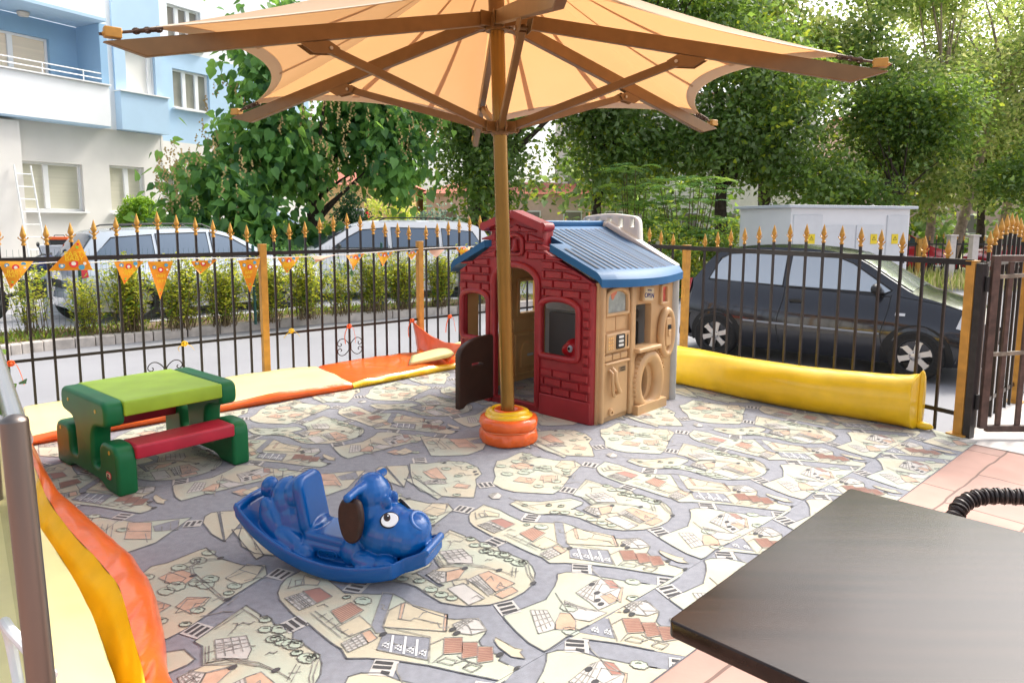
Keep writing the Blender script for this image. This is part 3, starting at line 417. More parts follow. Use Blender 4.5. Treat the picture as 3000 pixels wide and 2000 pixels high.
lf=fence_run('spiked_fence','black spiked fence with ochre posts along the orange and yellow mats',FA,FD,b,[(1.745,1.225),(3.44,1.225),(5.15,1.225),(-.29,1.225)],[(-2.0,5.72,1.15,.03,.034),(-2.0,5.72,.405,.012,.022)])
def scroll(s,z,up,parent):
    m=MB()
    for sg in(-1,1):
        for ud in up:
            P=[(0,0),(.02,.045),(.06,.082),(.10,.085),(.128,.06),(.132,.03),(.112,.012),(.094,.02),(.093,.036),(.102,.042)]
            pts=spline([V((s+sg*a,-.004,z+ud*c*.95)) for a,c in P],5); m.tube(pts,.0045,5)
    m.box((s,-.004,z),(.024,.02,.05)); return obj('scroll_ornament',m,blackm,parent)
scroll(.889,.195,(1,-1),lf); scroll(2.602,.205,(1,-1),lf)
b=[(.007+.1645*i,1.335+.105*math.sin(pi*(i+.2)/14.4)) for i in range(15)]+[(2.758+.185*i,1.33+.05*i*.6) for i in range(9)]
rf=fence_run('spiked_fence','black spiked fence with ochre posts in front of the black hatchback',RA,RD,b,[(2.569,1.212),(-.155,1.195),(4.45,1.2)],[(-.16,4.5,1.19,.036,.04),(-.16,4.5,.148,.014,.03)])
m=MB(); m.box((0,0,.58),(.045,.06,1.20)); o=obj('gate_post',m,mat('black_iron',(.02,.017,.018),.45,var=.3,vs=20),rf,smooth=None); o.location=(-.215,-.012,0.006)
b=[(.32+.135*i,1.40+.13*math.sin(pi*(i%9)/8.2)) for i in range(24)]
ff=fence_run('spiked_fence','spiked fence seen edge on behind the open gate at the right border',GA,GD,b,[(1.39,1.3),(3.4,1.3)],[(.25,3.5,1.17,.03,.035),(.25,3.5,.15,.014,.03)],barw=.02)
# far fence by the red cars
b=[(.2*i,1.07+.1*math.sin(pi*(i%8)/7)) for i in range(26)]
fence_run('spiked_fence','distant low spiked fence in front of the red cars',V((9.9,19.8,0)),V((1,.06,0)).normalized(),b,[(1.5,1.0)],[(0,5.2,.86,.03,.04),(0,5.2,-.12,.03,.03)],z0=-.3,post_w=.1,barw=.022)
# two pale gate pillars there
for x,lab in((11.75,'left one of two pale stone pillars by the distant spiked fence'),(12.35,'right one of two pale stone pillars by the distant spiked fence')):
    m=MB(); m.box((0,0,.7),(.16,.2,1.4)); m.box((0,0,1.42),(.22,.26,.05)); m.box((0,0,.06),(.22,.26,.12)); o=obj('stone_pillar',m,mat('pale_stone',(.62,.55,.5),.8,var=.1),smooth=None,bevel=.01); o.location=(x,19.0,-.3); tag(o,lab,'pillar','pale pillars of the distant entrance')
# gate leaf
t=thing('metal_gate','dark brown metal gate leaf standing open at the right edge','gate',(3.17,4.672,0),R(1))
m=MB(); fr=[(.0,.05),(1.15,.05)]
for x in(.025,1.15): m.box((x,0,.655),(.05,.035,1.17))
m.box((.59,0,1.222),(1.08,.035,.04)); m.box((.59,0,.07),(1.08,.035,.045)); obj('frame',m,rust,t,smooth=None,bevel=.003)
for i in range(7):
    m=MB(); x=.13+.135*i; m.box((0,0,.646),(.03,.02,1.105)); o=obj('bar',m,rust,t,smooth=None); o.location=(x,0,0)
for z in(.60,1.12):
    m=MB(); m.bar((.05,-.012,z-.02),(1.12,-.012,z+.05),.012,.026); obj('crosspiece',m,mat('worn_gate_paint',(.23,.2,.15),.6,var=.3,vs=30),t,smooth=None)
m=MB()
for z in(.25,1.05): m.tube([(-.022,0,z-.05),(-.022,0,z+.05)],.014,10)
obj('hinge',m,black,t)
# ------------------------------------------------------------------ bunting, ribbons
t=thing('bunting','orange party pennants hanging from a white cord along the left fence','bunting',(FA.x,FA.y,0),math.atan2(FD.y,FD.x))
cordm=mat('white_cord',(.8,.78,.74),.8)
PEN=[[(-.189,1.147),(.021,1.138),(-.13,.945)],[(.112,1.066),(.398,1.059),(.316,1.297)],[(.548,1.115),(.764,1.115),(.605,.936)],[(.789,1.109),(.984,1.108),(.863,.798)],[(1.123,1.101),(1.34,1.108),(1.187,.991)],[(1.518,1.093),(1.716,1.105),(1.603,.808)],[(1.874,1.106),(2.085,1.109),(1.947,.963)],[(2.214,1.105),(2.443,1.118),(2.23,1.053)],[(2.56,1.108),(2.77,1.123),(2.626,.959)],[(2.906,1.126),(3.095,1.128),(2.959,.986)],[(3.256,1.124),(3.417,1.134),(3.305,1.044)],[(3.54,1.135),(3.746,1.141),(3.619,1.056)],[(3.894,1.16),(4.104,1.164),(3.979,1.068)]]
m=MB(); m.tube([(s,-.035,1.10+.016*math.sin(s*2.1)+.012*s+(.02 if s<.3 else 0)) for s in np.linspace(-2,5.5,90)],.004,5); obj('cord',m,cordm,t)
pm=[mat('pennant_orange',(.84,.31,.02),.45,vs=9,col2=(.9,.50,.03),trans=.35,tcol=(.9,.42,.03)),mat('pennant_back',(.80,.52,.38),.5,trans=.3)]
pyel=mat('pennant_yellow',(.9,.68,.03),.5); pcy=mat('pennant_cyan',(.08,.35,.55),.5); prd=mat('pennant_red',(.75,.04,.05),.5); pwh=mat('pennant_white',(.8,.8,.75),.5); pgr=mat('pennant_green',(.3,.62,.05),.5)
for i,(a,b,c) in enumerate(PEN):
    m=MB(); y0=-.04
    A,B,Cc=[V((q[0],0,q[1])) for q in(a,b,c)]
    back=i in(7,11)
    def P(u,v,off=0):
        # u along the top edge, v towards the tip
        p=A.lerp(B,u).lerp(Cc,v); amp=.03 if i in(0,4,7,8,12) else .012
        return V((p.x,y0-amp*math.sin(pi*v)*math.sin(2.2*u+i)-.02*v-off,p.z))
    m.grid(lambda u,v:P(u,v*.985),7,8); m.grid(lambda u,v:P(u,v*.985,-.0012),7,8,flip=True)
    o=obj('pennant',m,pm[1 if back else 0],t,smooth=60)
    if back: continue
    up=c[1]>a[1]; sg=1
    # printed balloons and two lines of yellow lettering
    def blob(u,v,r,mi):
        cc=P(u,v,.0025); vs=[cc+V((r*math.cos(2*pi*k/10),-.0006*mi,r*math.sin(2*pi*k/10))) for k in range(10)]; d=MB(); d.add(vs,[tuple(range(10))]); obj('balloon_print',d,[pcy,prd,pwh,pgr][mi],o,smooth=None)
    W=(B-A).length
    blob(.22,.15,.075*W,0);blob(.75,.1,.075*W,0);blob(.52,.22,.11*W,1);blob(.52,.22,.055*W,2);blob(.22,.15,.035*W,2);blob(.85,.22,.04*W,2);blob(.5,.74,.035*W,3);blob(.5,.84,.03*W,1)
    x=MB()
    for body,v in(('BABY',.38),('PARTY',.52)):
        ex=(B-A).normalized(); cc=P(.5,v,.004); ez=V((0,0,1)); k=W*.24*(1-v*.35)/.24
        vf=text(body,.17*k*1.25,.0005); place(x,vf,cc,ex,ez)
    obj('lettering',x,pyel,o,smooth=None)
for i,(s,z,c,l) in enumerate([(-.162,.40,'o','orange ribbon bow tied to the fence near the steel handrail'),(1.044,.41,'y','short yellow ribbon tied to the rail behind the green table'),(1.991,.425,'y','yellow ribbon stub tied to the rail right of the first ochre post'),(2.59,.41,'o','long orange ribbon tied above the fence scroll'),(3.33,.40,'o','orange ribbon holding up the raised orange mat flap'),(3.828,.40,'o','orange ribbon tied to the rail beside the red playhouse')]):
    p=fence_pt(s,z)-FN*(-.02); m=MB(); mm=ovin if c=='o' else yvin
    L=.06 if c=='y' else .17
    loc=fence_pt(s,z)
    rr=random.Random(i)
    for sg in(-1,1):
        pts=[loc+FN*.022,loc+FN*.035+FD*sg*.03+V((0,0,-.01)),loc+FN*.03+FD*sg*.055+V((0,0,-L*.5)),loc+FN*.03+FD*sg*(.06+rr.uniform(-.02,.02))+V((0,0,-L))]
        m.tube(spline(pts,5),.006,6,flat=.35)
    m.tube([loc+FN*.02+FD*(.022*math.cos(a))+V((0,0,.018*math.sin(a))) for a in np.linspace(0,2*pi,14)],.007,6,closed=False)
    m.ell(loc+FN*.026,.012,nu=6,nv=8)
    tag(obj('ribbon_tie',m,mm,loc=loc),l,'ribbon','ribbons tied to the left fence')
# ------------------------------------------------------------------ floor mats
def pad_box(name,P00,P10,P11,P01,h,mats,label,group=None,cr=.02,nu=26,nv=12,seed=1):
    # puffy mat: P00->P10 is the room-side (front) edge, P01->P11 the fence side; top/front in different vinyl
    P00,P10,P11,P01=[V((*p,0)) for p in(P00,P10,P11,P01)]
    m=MB()
    def base(u,v): return (P00.lerp(P10,u)).lerp(P01.lerp(P11,u),v)
    def z(u,v):
        e=min(1,min(u,1-u)*9)**.5*min(1,min(v,1-v)*9+.25)**.5
        p=base(u,v); return h*(.72+.28*e)+.016*noise.noise(V((p.x*3,p.y*3,seed)))+.007*noise.noise(V((p.x*9,p.y*9,seed+5)))
    m.grid(lambda u,v:base(u,v)+V((0,0,z(u,v))),nu,nv,mi=0)
    d=(P10-P00).normalized(); out=V((d.y,-d.x,0)); 
    def side(a,b,mi,outv):
        def fn(u,t):
            uv=(a[0]+(b[0]-a[0])*u,a[1]+(b[1]-a[1])*u); p=base(*uv); zz=z(*uv)
            bul=.028*math.sin(pi*t)*(1+.25*noise.noise(V((p.x*8,p.y*8,t*2+seed))))
            return p+outv*bul+V((0,0,.001+(zz-.001)*t))
        m.grid(fn,nu*2,7,mi=mi)
    side((0,0),(1,0),1,out); side((1,0),(1,1),1,d); side((1,1),(0,1),0,-out); side((0,1),(0,0),0,-d)
    o=obj(name,m,mats,smooth=50); return tag(o,label,'mat',group)
q=lambda s,off:tuple((fence_pt(s)+FN*off)[:2])
pad_box('floor_mat',(-3.10,4.40),(-1.385,5.975),q(2.23,.02),q(-.1,.03),.085,[yvin2,ovin],'pale yellow floor mat with a bright orange front edge along the left fence','padded mats along the fence',seed=2)
pad_box('floor_mat',(-1.38,5.98),(-.42,6.99),q(3.72,.03),q(2.26,.025),.075,[ovin,yvin],'shiny orange floor mat with a yellow front edge left of the playhouse','padded mats along the fence',seed=7)
m=MB()
T=fence_pt(3.335,.385)+FN*.03; Bt=fence_pt(3.36,.09)+FN*.06; E=V((-.47,6.75,.27)); E2=V((-.62,6.72,.10))
def flap(u,v):
    a=T.lerp(Bt,v); b=E.lerp(E2,v); p=a.lerp(b,u); sag=-.07*math.sin(pi*u)*(1-v); return p+FN*(.05*math.sin(pi*u)*v+.012*noise.noise(V((u*4,v*3,2))))+V((0,0,sag+.012*noise.noise(V((u*5,v*4,7)))))
m.grid(flap,22,12); 
o=obj('mat_flap',m,ovin,smooth=60,loc=tuple(Bt)); md=o.modifiers.new('s','SOLIDIFY'); md.thickness=.012; tag(o,'raised triangular orange vinyl flap tied up to the fence beside the playhouse','mat flap')
m=MB()
def fl2(u,v):
    a=V((-.98,6.62,.10)).lerp(V((-.42,6.78,.20)),u); b=V((-1.0,6.93,.115)).lerp(V((-.50,7.08,.24)),u); p=a.lerp(b,v); return p+V((0,0,.02*math.sin(pi*v)*u))
m.grid(fl2,12,8)
o=obj('folded_mat_corner',m,yvin2,smooth=60,loc=(-.7,6.75,.08)); o.modifiers.new('s','SOLIDIFY').thickness=.03; tag(o,'pale yellow turned up mat corner on the orange mat beside the playhouse','mat flap')
# rolled yellow mat on the right
path=spline([V((1.42,6.35,0)),V((1.54,6.25,0)),V((2.08,5.60,0)),V((2.57,5.18,0)),V((2.84,4.955,0)),V((2.90,4.90,0))],10); m=MB(); kN=len(path)
rm=[]
for i,p in enumerate(path):
    t=i/(kN-1); a=path[max(i-1,0)];b=path[min(i+1,kN-1)]; d=(b-a).normalized(); n=V((d.y,-d.x,0))
    hh=.17+.035*t**2; ww=.16+.02*t
    if t<.12: hh*=.72+.28*t/.12; ww*=.9
    if t>.9: ww*=1-.72*((t-.9)/.1)**1.6; hh*=1+.02*((t-.9)/.1)
    hh*=1-.05*math.sin(pi*t)
    ring=[]
    for j in range(40):
        A=2*pi*j/40; c,s=math.cos(A),math.sin(A); sq=.85
        x=ww*math.copysign(abs(c)**sq,c); y=hh*math.copysign(abs(s)**sq,s)
        f=1+.05*noise.noise(V((t*5,c*1.1,s*1.1)))+.022*noise.noise(V((t*14+c*.6,c*2,s*2)))
        if t<.42: f+=.075*(1-t/.42)*noise.noise(V((t*13+c,c*2.2+t*11,s*2.2)))*2
        f+=.03*max(0,t-.7)*noise.noise(V((c*3,s*3,t*9)))*3
        z=hh+y*f
        if s<-.2: z=max(.004,z)
        ring.append(p+n*(x*f)+V((0,0,max(.003,z))))
    rm.append(ring)
for i in range(kN): m.v+= [tuple(q_) for q_ in rm[i]]
for i in range(kN-1):
    for j in range(40): m.f.append((i*40+j,i*40+(j+1)%40,(i+1)*40+(j+1)%40,(i+1)*40+j)); m.m.append(0)
# closed pillow-like near end: seam pulled out at the bottom corner
end=path[-1]; d=(path[-1]-path[-2]).normalized(); n=V((d.y,-d.x,0)); k0=(kN-1)*40
for L,(sc,fwd) in enumerate([(.97,.012),(.85,.02),(.5,.022),(.05,.02)]):
    cc=sum(rm[-1],V())/40
    m.v+=[tuple(cc+(q_-cc)*sc+d*fwd) for q_ in rm[-1]]
    for j in range(40):
        a=k0+L*40; m.f.append((a+j,a+(j+1)%40,a+40+(j+1)%40,a+40+j)); m.m.append(0)
m.f.append(tuple(k0+160+j for j in range(40)));m.m.append(0)
m.f.append(tuple(range(39,-1,-1)));m.m.append(0)
pts=[rm[-1][j]+d*.004 for j in range(40)]
m.tube(pts,.004,6,closed=True)
m.ell(rm[-1][33]+d*.035+V((0,0,.012)),(.065,.03,.028),Matrix.Rotation(math.atan2(d.y,d.x),3,'Z'),8,12)
tag(obj('rolled_mat',m,yvin,smooth=55,loc=(2.2,5.55,0)),'fat rolled up bright yellow mat lying along the right fence','rolled mat')
# left side padding along the balustrade
prof=[(-.30,.29),(-.28,.31),(-.15,.315),(-.03,.312),(.0,.30),(.015,.26),(.02,.17),(.045,.125),(.075,.15),(.11,.195)]
cream_line=spline([V((-3.0,3.83,0)),V((-2.031,2.80,0)),V((-1.88,2.66,0)),V((-1.36,2.11,0)),V((-.98,1.64,0)),V((-.62,1.15,0))],9)
bot=spline([V((-3.05,4.36,0)),V((-2.99,4.294,0)),V((-2.307,3.476,0)),V((-1.899,3.098,0)),V((-1.523,2.732,0)),V((-1.316,2.475,0)),V((-1.141,2.19,0)),V((-1.03,1.98,0)),V((-.9,1.80,0))],7)
crest=spline([V((-2.98,4.13,.17)),V((-2.43,3.48,.19)),V((-2.10,3.07,.20)),V((-1.775,2.72,.20)),V((-1.50,2.45,.205)),V((-1.33,2.27,.205)),V((-1.16,2.03,.20)),V((-1.02,1.83,.195)),V((-.93,1.70,.17))],8)
def along(pl,t):
    x=t*(len(pl)-1);i=min(int(x),len(pl)-2);return pl[i].lerp(pl[i+1],x-i)
t=thing('side_padding','long yellow and orange padded bolster along the glass balustrade in the left foreground','padding',(-1.9,2.9,0))
m=MB()
def orange(u,v):
    c=along(crest,u);b=along(bot,u);p=c.lerp(b,v); out=(b-c);out.z=0;out.normalize()
    wr=.010*noise.noise(V((u*20+v*2,v*1.6,3)))+.013*noise.noise(V((u*40+v*5,v*2.2,1)))*u**2
    return p+out*(.05*math.sin(pi*v))+V((0,0,.055*math.sin(pi*v)+wr+.002))
m.grid(orange,170,14); m.ell(along(bot,1)+V((-.03,-.02,.07)),(.07,.05,.07)); obj('bolster_edge',m,ovin,t,world=True,smooth=70)
m=MB()
def yel(u,v):
    c=along(crest,u); k=along(cream_line,u); 
    pts=[c,c.lerp(k,.35)+V((0,0,-.02)),k.lerp(c,.35)*1, k+V((0,0,.28))]
    pts[1].z=.16;pts[2].z=.10;pts[3].z=.285
    x=v*3;i=min(int(x),2);p=pts[i].lerp(pts[i+1],x-i); return p+V((0,0,.012*noise.noise(V((u*16,v*3,9)))))
m.grid(yel,90,19); obj('cushion_side',m,yvin,t,world=True,smooth=70)
m=MB()
def cre(u,v):
    k=along(cream_line,u); n=V((-.80,-.6,0)); W=.33
    ang=v; z=.285+.03*math.sin(pi*min(1,v*1.15))+.006*noise.noise(V((u*22,v*3,4)))
    if v>.85: z-=.27*(v-.85)/.15
    return k+n*(W*min(1,v/.9))+V((0,0,z))
m.grid(cre,80,22); obj('cushion_top',m,yvin2,t,world=True,smooth=70)
# ------------------------------------------------------------------ parasol
UB=V((-.018,4.565,0)); UT=V((-.104,4.575,2.72)); UC=V((-.09,4.60,0)); UR=2.18; UZ=2.165
t=thing('patio_parasol','large hexagonal cream parasol with bronze ribs and pole over the play carpet','parasol',tuple(UB))
m=MB(); ax=lambda z: UB.lerp(UT,z/2.72)
m.tube([ax(z) for z in np.linspace(0,2.72,10)],.0455,28); obj('pole',m,polem,t,world=True)
m=MB(); m.tube([ax(2.0),ax(2.065)],.062,28); m.tube([ax(1.985),ax(2.0)],.055,28)
for i in range(6):
    a=R(217.1)-i*pi/3; d=V((math.cos(a),math.sin(a),0)); e=V((-d.y,d.x,0)); c=ax(2.035)
    for s in(-1,1): m.box(c+d*.085+e*s*.026,(.07,.008,.062),Matrix.Rotation(a,3,'Z'))
    m.tube([c+d*.10-e*.036,c+d*.10+e*.036],.011,8)
obj('slider_ring',m,ribm,t,world=True)
m=MB(); m.tube([ax(2.62),ax(2.70)],.075,28); m.tube([ax(2.70),ax(2.98)],.05,20)
for i in range(6):
    a=R(217.1)-i*pi/3; d=V((math.cos(a),math.sin(a),0)); e=V((-d.y,d.x,0)); c=ax(2.675)
    for s in(-1,1): m.box(c+d*.10+e*s*.03,(.085,.009,.085),Matrix.Rotation(a,3,'Z'))
obj('hub',m,ribm,t,world=True)
boltm=mat('bolt',(.5,.48,.44),.35,metal=.8)
corners=[];hook=mat('rusty_hook',(.10,.06,.04),.55,metal=.5,var=.4,vs=60)
for i in range(6):
    a=R(217.1)-i*pi/3; d=V((math.cos(a),math.sin(a),0)); e=V((-d.y,d.x,0))
    dz={0:.03,1:.0,2:-.045,3:0,4:.015,5:.03}[i]
    tip=UC+d*UR+V((0,0,UZ+dz)); inn=ax(2.68)+d*.09
    m=MB(); L=(tip-inn); ld=L.normalized(); upv=V((0,0,1)); nn=ld.cross(upv).normalized(); un=nn.cross(ld)
    w,h=.022,.041
    A=[inn-nn*w-un*h,inn+nn*w-un*h,inn+nn*w+un*h,inn-nn*w+un*h]; tb=tip-ld*.16
    B=[tb-nn*w-un*h,tb+nn*w-un*h,tip+nn*w+un*h,tip-nn*w+un*h]
    m.add(A+B,[(0,1,2,3),(7,6,5,4),(4,5,1,0),(5,6,2,1),(6,7,3,2),(7,4,0,3)])
    o=obj('rib',m,ribm,t,world=True,bevel=.004)
    kb=inn.lerp(tip,.50)
    # bracket + strut
    m=MB(); pl=[(0,-.045),(.16,-.045),(.10,-.10),(-.02,-.115),(-.055,-.09)]
    for s in(-1,1): m.prism(pl,lambda x,y,k:kb+ld*x+un*y+nn*(s*.025+s*k*.004))
    m.tube([kb-un*.085-nn*.034,kb-un*.085+nn*.034],.012,10); obj('bracket',m,ribm,o,world=True)
    m=MB(); m.bar(ax(2.035)+d*.075,kb-un*.085,.036,.046); s_=obj('strut',m,ribm,o,world=True,bevel=.004)
    m=MB(); q=kb-un*.085; m.tube([q-nn*.040,q+nn*.040],.0095,10); obj('bolt',m,boltm,s_,world=True)
    # tensioner
    c=inn+ld*(L.length*.905)+un*.075; corners.append(c+V((0,0,.01)))
    m=MB(); b=tip-ld*.05+un*.075; m.box(b,(.07,.055,.045),Matrix.Rotation(a,3,'Z')); m.bar(b+ld*.045,b-ld*.04,.05,.012,un); obj('clamp',m,goldp,o,world=True,bevel=.004)
    m=MB(); m.tube([b+ld*.055,b-ld*.10],.007,8)
    for k in range(5):
        cc=b-ld*(.10+.024*k); m.tube([cc+ld*.016*math.cos(x)+(nn if k%2 else un)*.012*math.sin(x) for x in np.linspace(0,2*pi,11)],.0045,5)
    m.tube([b-ld*.21+nn*.03,b-ld*.09+nn*.022,b-ld*.09-nn*.022,b-ld*.21-nn*.03],.006,6); obj('turnbuckle',m,hook,o,world=True)
fab=mat('canopy_fabric',(.68,.52,.35),.85,var=.04,vs=3,bump=.05,bs=300,trans=.45,tcol=(.70,.36,.14))
hem=mat('canopy_hem',(.68,.56,.42),.85,bump=.1,bs=300,trans=.2,tcol=(.7,.45,.25))
crown=ax(2.72)+V((0,0,.36))
cm=MB();hm=MB();sm=MB()
def canopy(i,u,v,lift=0):
    A=corners[i];B=corners[(i+1)%6]; mid=(A+B)/2; e=A.lerp(B,v); inw=(UC+V((0,0,e.z))-mid);inw.z=0;inw.normalize()
    sag=4*v*(1-v); sg=sag**.9; e=e+inw*(.31*sg)+V((0,0,.075*sg))
    d1=(A-crown).normalized().lerp((B-crown).normalized(),v); top=crown+V((d1.x,d1.y,0)).normalized()*.10
    p=top.lerp(e,u); p.z-=.05*math.sin(pi*u); return p+V((0,0,lift))
for i in range(6):
    cm.grid(lambda u,v:canopy(i,.0+.955*u,v),28,20)
    hm.grid(lambda u,v:canopy(i,.945+.055*u,v,.002),3,28); hm.grid(lambda u,v:canopy(i,.945+.055*u,v,-.002),3,28)
    for vv in(.33,.67): sm.grid(lambda u,k:canopy(i,.04+.92*u,vv+(k-.5)*.028,-.003),26,2)
    A=corners[i]
    def patch(u,v):
        k=i; return canopy(i,.9+.1*u,.06*v,-.005)
cm.ell(crown+V((0,0,-.02)),(.13,.13,.05)) 
obj('canopy',cm,fab,t,world=True,smooth=60); 
o=[c for c in t.children if c.name.startswith('canopy')][0]
obj('hem',hm,hem,o,world=True,smooth=60)
obj('seam',sm,mat('seam',(.56,.42,.28),.85,trans=.40,tcol=(.55,.28,.11)),o,world=True,smooth=60)
# padding round the pole base
t=thing('pole_padding','orange and yellow vinyl padding ring wrapped around the foot of the parasol pole','padding',tuple(UB))
def wobb(p,tt):
    k=1+.05*noise.noise(V((math.cos(tt)*2.5,math.sin(tt)*2.5,p.z*14)))+.045*noise.noise(V((math.cos(tt)*9,math.sin(tt)*9,p.z*20)))*(1 if p.z<.11 else .35)
    return V((p.x*k,p.y*k,p.z))
m=MB(); pr=[(.11,.002),(.172,.003)]+[(.183+.009*math.sin(pi*x),.006+.082*x) for x in np.linspace(.05,1,10)]+[(.170,.092),(.176,.098)]+[(.183+.013*math.sin(pi*x),.10+.07*x) for x in np.linspace(.1,1,10)]+[(.16,.178),(.13,.172),(.11,.15)]
m.lathe(pr,UB,72,wob=wobb); obj('outer_cover',m,ovin,t,world=True,smooth=70)
m=MB()
for r,z,rad in((.135,.172,.026),(.112,.196,.024)):
    m.tube([UB+V((r*math.cos(a)*(1+.03*math.sin(3*a)),r*math.sin(a),z+.006*math.sin(2*a+r*30))) for a in np.linspace(0,2*pi,49)[:-1]],rad,12,closed=True)
m.ell(UB+V((-.12,.03,.185)),(.035,.05,.035)); obj('inner_ring',m,yvin,t,world=True,smooth=70)
m=MB(); m.lathe([(.045,.20),(.06,.212),(.085,.222),(.10,.215),(.105,.19)],UB,40,wob=wobb); obj('collar',m,ovin,t,world=True,smooth=70)
m=MB(); m.tube([UB+V((.180*math.cos(a),.180*math.sin(a),.094+.003*math.sin(3*a))) for a in np.linspace(0,2*pi,60)[:-1]],.004,6,closed=True); obj('cord',m,mat('orange_cord',(.8,.25,.1),.6),t,world=True)
# ------------------------------------------------------------------ picnic table
TO=V((-2.047,3.556,0)); TV=V((-.764,.646,0)).normalized(); TU=V((-TV.y,TV.x,0))*-1; 
if TU.dot(V((.665,.747,0)))<0: TU=-TU
t=thing('picnic_table','green children\'s picnic table with lime top and two crimson benches','picnic table',tuple(TO))
LN=.73; WD=.905
def tp(u,v,z): return TO+TU*u+TV*v+V((0,0,z))
# end frame outline in (v,z)
def rnd(pts,r,n=5):
    out=[];k=len(pts)
    for i in range(k):
        a,b,c=V((*pts[i-1],0)),V((*pts[i],0)),V((*pts[(i+1)%k],0)); rr=min(r[i] if hasattr(r,'__len__') else r,(a-b).length*.45,(c-b).length*.45)
        p=b+(a-b).normalized()*rr;q=b+(c-b).normalized()*rr
        for x in bez(p,b,q,n=n): out.append((x.x,x.y))
    return out
ol=[(0,0),(WD*.0+.0,.265),(.235,.265),(.235,.105),(.345,.105),(.325,.325),(.125,.345),(.125,.485),(WD-.125,.485),(WD-.125,.345),(WD-.325,.325),(WD-.345,.105),(WD-.235,.105),(WD-.235,.265),(WD,.265),(WD,0),(WD-.16,0),(WD-.24,.035),(.24,.035),(.16,0)]
rr=[.02,.085,.075,.045,.04,.08,.05,.085,.085,.05,.08,.04,.045,.075,.085,.02,.02,.05,.05,.02]
ol=rnd(ol,rr)
for s,u0 in((0,-.005),(1,LN-.095)):
    m=MB(); vf=plate([ol],.105,.022,4); place(m,vf,tp(u0+.05,0,0),TV,V((0,0,1)),TU)
    e=obj('end_frame',m,green,t,world=True,smooth=45)
    uo=u0-.001 if s==0 else u0+.101
    m=MB()
    for v,z in((.09,.225),(WD-.09,.225),(.25,.42),(WD-.25,.42)):
        m.tube([tp(uo-.004,v,z),tp(uo+.006,v,z)],.011,14)
    obj('screw_cap',m,mat('cap_yellow',(.6,.4,.05),.4),e,world=True)
    if s==0:
        m=MB(); place(m,plate([rrect(-.034,.034,-.021,.021,.02)],.004,.001),tp(u0-.002,.115,.095),-TV,V((0,0,1)),-TU,0)
        place(m,plate([rrect(-.026,.026,-.013,.013,.012)],.002),tp(u0-.0048,.115,.095),-TV,V((0,0,1)),-TU,1)
        place(m,text('little',.016,.0006),tp(u0-.0064,.115,.100),-TV,V((0,0,1)),-TU,2); place(m,text('tikes',.016,.0006),tp(u0-.0064,.115,.088),-TV,V((0,0,1)),-TU,2)
        obj('maker_badge',m,[redp,mat('badge_cream',(.8,.74,.5),.4),mat('badge_ink',(.06,.03,.02),.5)],e,world=True,smooth=None)
m=MB(); place(m,plate([rrect(.09,LN-.09,.115,WD-.115,.008)],.085,.01,2),tp(0,0,.437),TU,TV); obj('table_top',m,lime,t,world=True,smooth=45)
for v0,v1 in((-.012,.175),(WD-.175,WD+.012)):
    m=MB(); place(m,plate([rrect(.088,LN-.088,v0,v1,.012)],.075,.013,3),tp(0,0,.222),TU,TV); obj('bench_seat',m,redseat,t,world=True,smooth=45)
# ------------------------------------------------------------------ rocking dog
DA=V((-1.105,2.955,0)); DD=V((.959,-.283,0)).normalized(); DW=V((-DD.y,DD.x,0))
t=thing('rocking_toy','blue plastic rocking dog with dark brown ears lying on the carpet','rocking toy',tuple(DA+DD*.42))
def dp(x,y,z): return DA+DD*x+DW*y+V((0,0,z))
DM=Matrix((DD,DW,V((0,0,1)))).transposed()
m=MB()
# rocker tray: curved slab with a thick rounded rim
def rk(x):
    a=(x-.46)/.45; return .014+(.175 if a<0 else .135)*abs(a)**2.0
def tray(u,v):
    x=-.02+.85*u; wd=.150*(1-.16*abs(2*u-1)**5)*(1 if u<.86 else 1-.30*min(1,(u-.86)/.03)); 
    k=[(-.96,-.004),(-1.0,.008),(-1.015,.025),(-1.015,.045),(-1.0,.060),(-.97,.064),(-.93,.061),(-.90,.052),(-.86,.043),(0,.040),(.86,.043),(.90,.052),(.93,.061),(.97,.064),(1.0,.060),(1.015,.045),(1.015,.025),(1.0,.008),(.96,-.004),(.5,-.012),(-.5,-.012)]
    s=v*len(k);i=int(s)%len(k);f=s-int(s);a=k[i];b=k[(i+1)%len(k)]
    return dp(x,wd*(a[0]*(1-f)+b[0]*f),rk(x)+a[1]*(1-f)+b[1]*f)
m.grid(tray,80,63,cv=True)
for u in(0,1): m.add([tray(u,j/63) for j in range(63)],[tuple(range(63))])
def E_(x,y,z,rx,ry,rz,ang=0,yaw=0): 
    M=DM@Matrix.Rotation(yaw,3,'Z')@Matrix.Rotation(ang,3,'Y'); m.ell(dp(x,y,z),(rx,ry,rz),M,14,20)
for x0_,ry in((-.012,.125),):   # raised back lip of the tray
    m.tube([dp(x0_,y,rk(x0_)+.055-.012*(y/.125)**2) for y in np.linspace(-ry,ry,9)],.018,10)
m.tube([dp(.825,y,rk(.825)+.05) for y in np.linspace(-.085,.085,7)],.017,10)
E_(.42,0,.075,.33,.080,.068); E_(.195,0,.18,.105,.098,.155,-.12); E_(.175,0,.255,.085,.090,.11,-.25); E_(.215,0,.30,.06,.085,.07,-.3)
up_=(V((0,0,1))-DD*.20).normalized()
place(m,plate([rrect(-.088,.088,-.13,.128,.055,6)],.05,.02,3),dp(.268,0,.268),DW,up_)
place(m,plate([rrect(-.092,.092,-.15,.14,.035,5)],.045,.018,3),dp(.42,0,.142),DW,(DD-V((0,0,1))*.09).normalized())
place(m,plate([rrect(-.098,.098,-.17,.16,.04,5)],.05,.02,3),dp(.43,0,.108),DW,(DD-V((0,0,1))*.09).normalized())
E_(.30,0,.165,.04,.086,.04)
